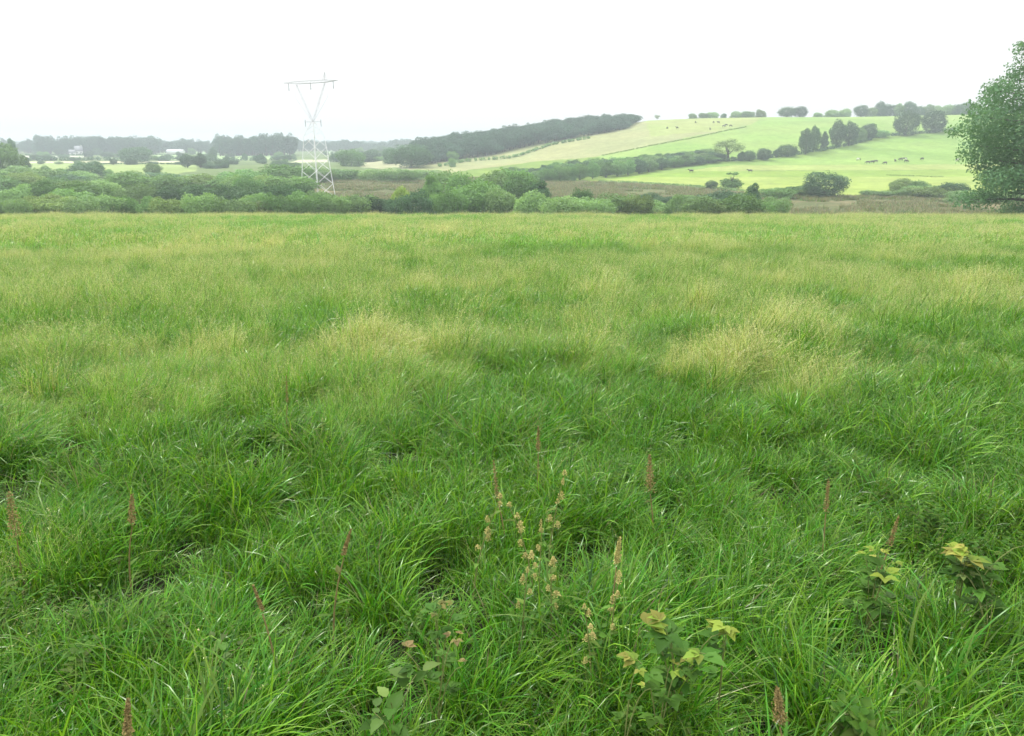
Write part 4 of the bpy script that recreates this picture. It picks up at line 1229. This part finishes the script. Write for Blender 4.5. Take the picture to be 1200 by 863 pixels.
def dock(u, vtop, vbot, label, seed, mat=None, lean=0.0, hg=None, wid=1.0):
    """a dock: stem, spike of brown seed and long leaves; vtop and vbot bound the spike in the picture"""
    rng = np.random.default_rng(seed)
    lean = lean + rng.normal(0, .09)
    hp = (hg or .72) * .86
    p = hit(u, vtop, hp)
    dist = math.hypot(p[1], H - p[2] - hp)
    sl = max(.12, (vbot - vtop) / FPX * dist * 1.12)
    e = empty('dock_plant', (p[0] - lean * .6, p[1], p[2]), 0)
    tag(e, label, 'plant')
    lv = (lean * .25, rng.uniform(-.03, .03))
    m = MB(); t = np.linspace(0, 1, 8)
    z0 = hp - sl
    m.tube(np.stack([lean * .5 * t ** 2, lv[1] * t, t * z0 - .02], 1), .006 - .003 * t, 5)
    m.tube(np.stack([lean * .5 + lv[0] * t, lv[1] + lv[1] * t, z0 + sl * t], 1), .003 - .0015 * t, 4)
    m.build('stem', M_STEM, e)
    sp = seed_spike(rng, z0, hp, wid * .14 * sl, mat or M_SEED, e, lv, int(500 * wid))
    sp.location = (lean * .5, lv[1], 0)
    cols = [(.06, .14, .02), (.08, .15, .025), (.11, .13, .03)]
    for k in range(3):
        a = rng.uniform(0, 6.28); hz = rng.uniform(.15, .85) * z0
        f = hz / z0
        obj('leaf', join([leaf_shape(rng, (lean * .5 * f * f, 0, hz), (math.cos(a), math.sin(a), rng.uniform(.1, .8)), (0, 0, 1), rng.uniform(.06, .12) * (1.2 - .6 * f), .026, .4, cols)], 'leaf', M_WEED), e)
    return e
for i, (u, vt, vb, l, kw) in enumerate([
    (9, 578, 628, 'tall brown dock spike at the very edge of the grass with bent straw stems', dict(wid=1.3, lean=.05)),
    (154, 578, 612, 'brown dock with two loose spikes above a dark hollow in the grass', dict(wid=1.2, lean=.1)),
    (631, 502, 528, 'dusky brown dock spike furthest back above the pale flowering weed', dict(wid=.9)),
    (763, 533, 574, 'sharp reddish brown dock spike standing clear in the green grass', dict(wid=1.15)),
    (581, 545, 585, 'dim dark dock spike sunk among leaning blades', dict(wid=.7)),
    (404, 624, 648, 'short brown dock spike at the rim of the big dark hollow', dict(wid=.9)),
    (303, 685, 708, 'small reddish dock low among pale bent blades', dict(wid=.7)),
    (973, 566, 600, 'faint brown dock spike alone amid smooth green grass', dict(wid=.8)),
    (1050, 607, 640, 'dark brown dock spike between the two yellow tipped brambles', dict(wid=.8)),
    (912, 795, 840, 'fuzzy brown dock head low down in the near grass', dict(wid=1.3, hg=.7)),
    (139, 838, 863, 'dark fuzzy dock head at the lower border of the grass', dict(wid=1.2, hg=.7)),
    (725, 633, 662, 'plump pale brown dock spike with knobbly top', dict(wid=1.1, mat=M_SEEDPALE)),
    (335, 440, 470, 'dark dead stalk standing in the straw coloured grass', dict(wid=.5))]):
    dock(u, vt, vb, l, 300 + i, **kw)

def bramble(u, v, hg, label, seed, n=16, L=.085, cols=None, spread=.16, tri=True, cat='bramble', name='bramble_plant'):
    """arching stems with toothed leaves, young yellowish leaves on top"""
    rng = np.random.default_rng(seed)
    hg = hg * .82; spread = spread * .8
    p = hit(u, v, hg)
    e = empty(name, p, rng.uniform(0, 6.28)); tag(e, label, cat)
    cols = cols or [(.15, .19, .045), (.12, .18, .04), (.18, .18, .05)]
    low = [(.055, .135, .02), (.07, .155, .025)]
    st = MB()
    ns = max(2, n // 5)
    for s in range(ns):
        a = rng.uniform(0, 6.28); q = spread * rng.uniform(.2, 1)
        t = np.linspace(0, 1, 8)
        top = hg * rng.uniform(.82, 1.0)
        X = np.stack([q * t ** 1.6 * math.cos(a), q * t ** 1.6 * math.sin(a), top * (1 - (1 - t) ** 1.7) - .02], 1)
        st.tube(X, .0035 - .002 * t, 5)
        for k in range(max(3, n // ns - 1)):
            f = rng.uniform(.35, 1.0) if k else 1.0
            b = np.array([np.interp(f, t, X[:, i]) for i in range(3)])
            aa = rng.uniform(0, 6.28)
            d0 = np.array([math.cos(aa), math.sin(aa), rng.uniform(.0, .55)])
            bb = b + d0 * .025
            tgt = []
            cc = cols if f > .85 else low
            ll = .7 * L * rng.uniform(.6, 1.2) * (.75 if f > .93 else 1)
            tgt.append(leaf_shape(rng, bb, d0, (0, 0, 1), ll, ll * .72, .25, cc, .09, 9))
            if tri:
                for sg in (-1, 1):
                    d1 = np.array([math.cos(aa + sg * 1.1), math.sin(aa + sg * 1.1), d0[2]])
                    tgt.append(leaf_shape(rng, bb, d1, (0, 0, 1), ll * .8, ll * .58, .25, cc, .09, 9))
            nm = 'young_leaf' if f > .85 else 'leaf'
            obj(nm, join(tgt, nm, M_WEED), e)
    st.build('stem', M_GREENSTEM, e)
    return e
YB = [(.23, .30, .045), (.18, .27, .04), (.26, .26, .06)]
for i, (u, v, hg, l, kw) in enumerate([
    (800, 718, .72, 'bramble with large yellow green leaves near the middle of the near grass', dict(n=26, L=.15, cols=YB, spread=.2)),
    (851, 727, .70, 'star of pale yellow leaves beside the large leaved bramble', dict(n=8, L=.12, cols=[(.24, .31, .05)], spread=.04)),
    (778, 770, .62, 'lower bramble with reddish yellow shoots under the large leaved one', dict(n=16, L=.1, cols=YB)),
    (735, 785, .58, 'little bramble shoot with curled tips at the foot of the grass', dict(n=9, L=.06, cols=YB)),
    (512, 692, .74, 'nettle like weed with pale yellow crown and dull green leaves', dict(n=16, L=.085)),
    (508, 748, .62, 'bramble shoot with brownish pink young leaves', dict(n=16, L=.075, cols=[(.22, .17, .075), (.19, .18, .06)])),
    (460, 800, .5, 'broad leaved weed with soft plate sized green leaves', dict(n=16, L=.12, cols=[(.10, .18, .04), (.13, .20, .05)], tri=False)),
    (470, 838, .42, 'second broad leaved weed lower down in shade', dict(n=12, L=.11, cols=[(.09, .16, .04)], tri=False)),
    (1032, 640, .76, 'bramble with bright yellow tip above the widest dark hollow', dict(n=26, L=.12, cols=YB)),
    (1138, 628, .78, 'arching bramble with yellow tip and long trailing leafy stem', dict(n=30, L=.12, cols=YB, spread=.3)),
    (1178, 668, .7, 'dull green bramble mound at the edge by the arching one', dict(n=24, L=.1, cols=[(.12, .17, .05)], spread=.28)),
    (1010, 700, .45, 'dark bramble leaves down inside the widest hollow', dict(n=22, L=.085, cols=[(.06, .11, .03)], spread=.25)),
    (240, 745, .5, 'dusky nettle clump in the lower hollow among bent blades', dict(n=20, L=.08, cols=[(.08, .13, .035)], tri=False, spread=.2)),
    (1095, 790, .5, 'leafy green weed in the near grass by pale crossing blades', dict(n=16, L=.08, cols=[(.09, .16, .035)], tri=False))]):
    bramble(u, v, hg, l, 400 + i, **kw)

def flower_weed(u, v, hg, label, seed):
    """tall weed with pale seedy clusters up the stem"""
    rng = np.random.default_rng(seed)
    hg = hg * .88
    p = hit(u, v, hg)
    e = empty('flowering_weed', p); tag(e, label, 'weed')
    m = MB(); t = np.linspace(0, 1, 8)
    ln = rng.normal(0, .12)
    X = np.stack([ln * t ** 2, .02 * np.sin(t * 3), hg * t - .02], 1)
    m.tube(X, .005 - .003 * t, 5); m.build('stem', M_GREENSTEM, e)
    for k in range(6):
        f = .55 + .09 * k + rng.uniform(-.04, .04)
        b = np.array([np.interp(f, t, X[:, i]) for i in range(3)])
        c = seed_spike(rng, 0, .06, .026 * (1.25 - .5 * f), M_SEEDPALE, e, (0, 0), 120, 'flower_cluster')
        c.scale = (RNG.uniform(.6, 1.1),) * 2 + (RNG.uniform(.35, .7),)
        a = rng.uniform(0, 6.28)
        c.location = b + np.array([math.cos(a), math.sin(a), 0]) * .035 * (1.3 - f)
    for a in rng.uniform(0, 6.28, 6):
        obj('leaf', join([leaf_shape(rng, X[rng.integers(2, 7)], (math.cos(a), math.sin(a), rng.uniform(0, .6)), (0, 0, 1), rng.uniform(.035, .07), .025, .3, [(.09, .18, .03), (.12, .19, .035)], .08, 9)], 'leaf', M_WEED), e)
for i, (u, v, hg, l) in enumerate([
    (643, 552, .84, 'tallest weed with pale yellow seed clusters in the centre of the near grass'),
    (628, 590, .74, 'pale flowering weed in front of the tallest one'),
    (632, 615, .70, 'bunch of brownish seeding weed midway down the pale weed row'),
    (612, 650, .66, 'tangled straw coloured weed with a rusty stem at the foot of the pale weed row'),
    (648, 652, .64, 'greenish weed with whitish clusters beside the rusty stemmed one'),
    (552, 580, .76, 'small weed with two pale seed knobs apart from the pale weed row'),
    (718, 672, .64, 'drooping straw coloured weed below the knobbly dock'),
    (698, 712, .6, 'brown withered weed head between drooping weed and large leaved bramble')]):
    flower_weed(u, v, hg, l, 500 + i)
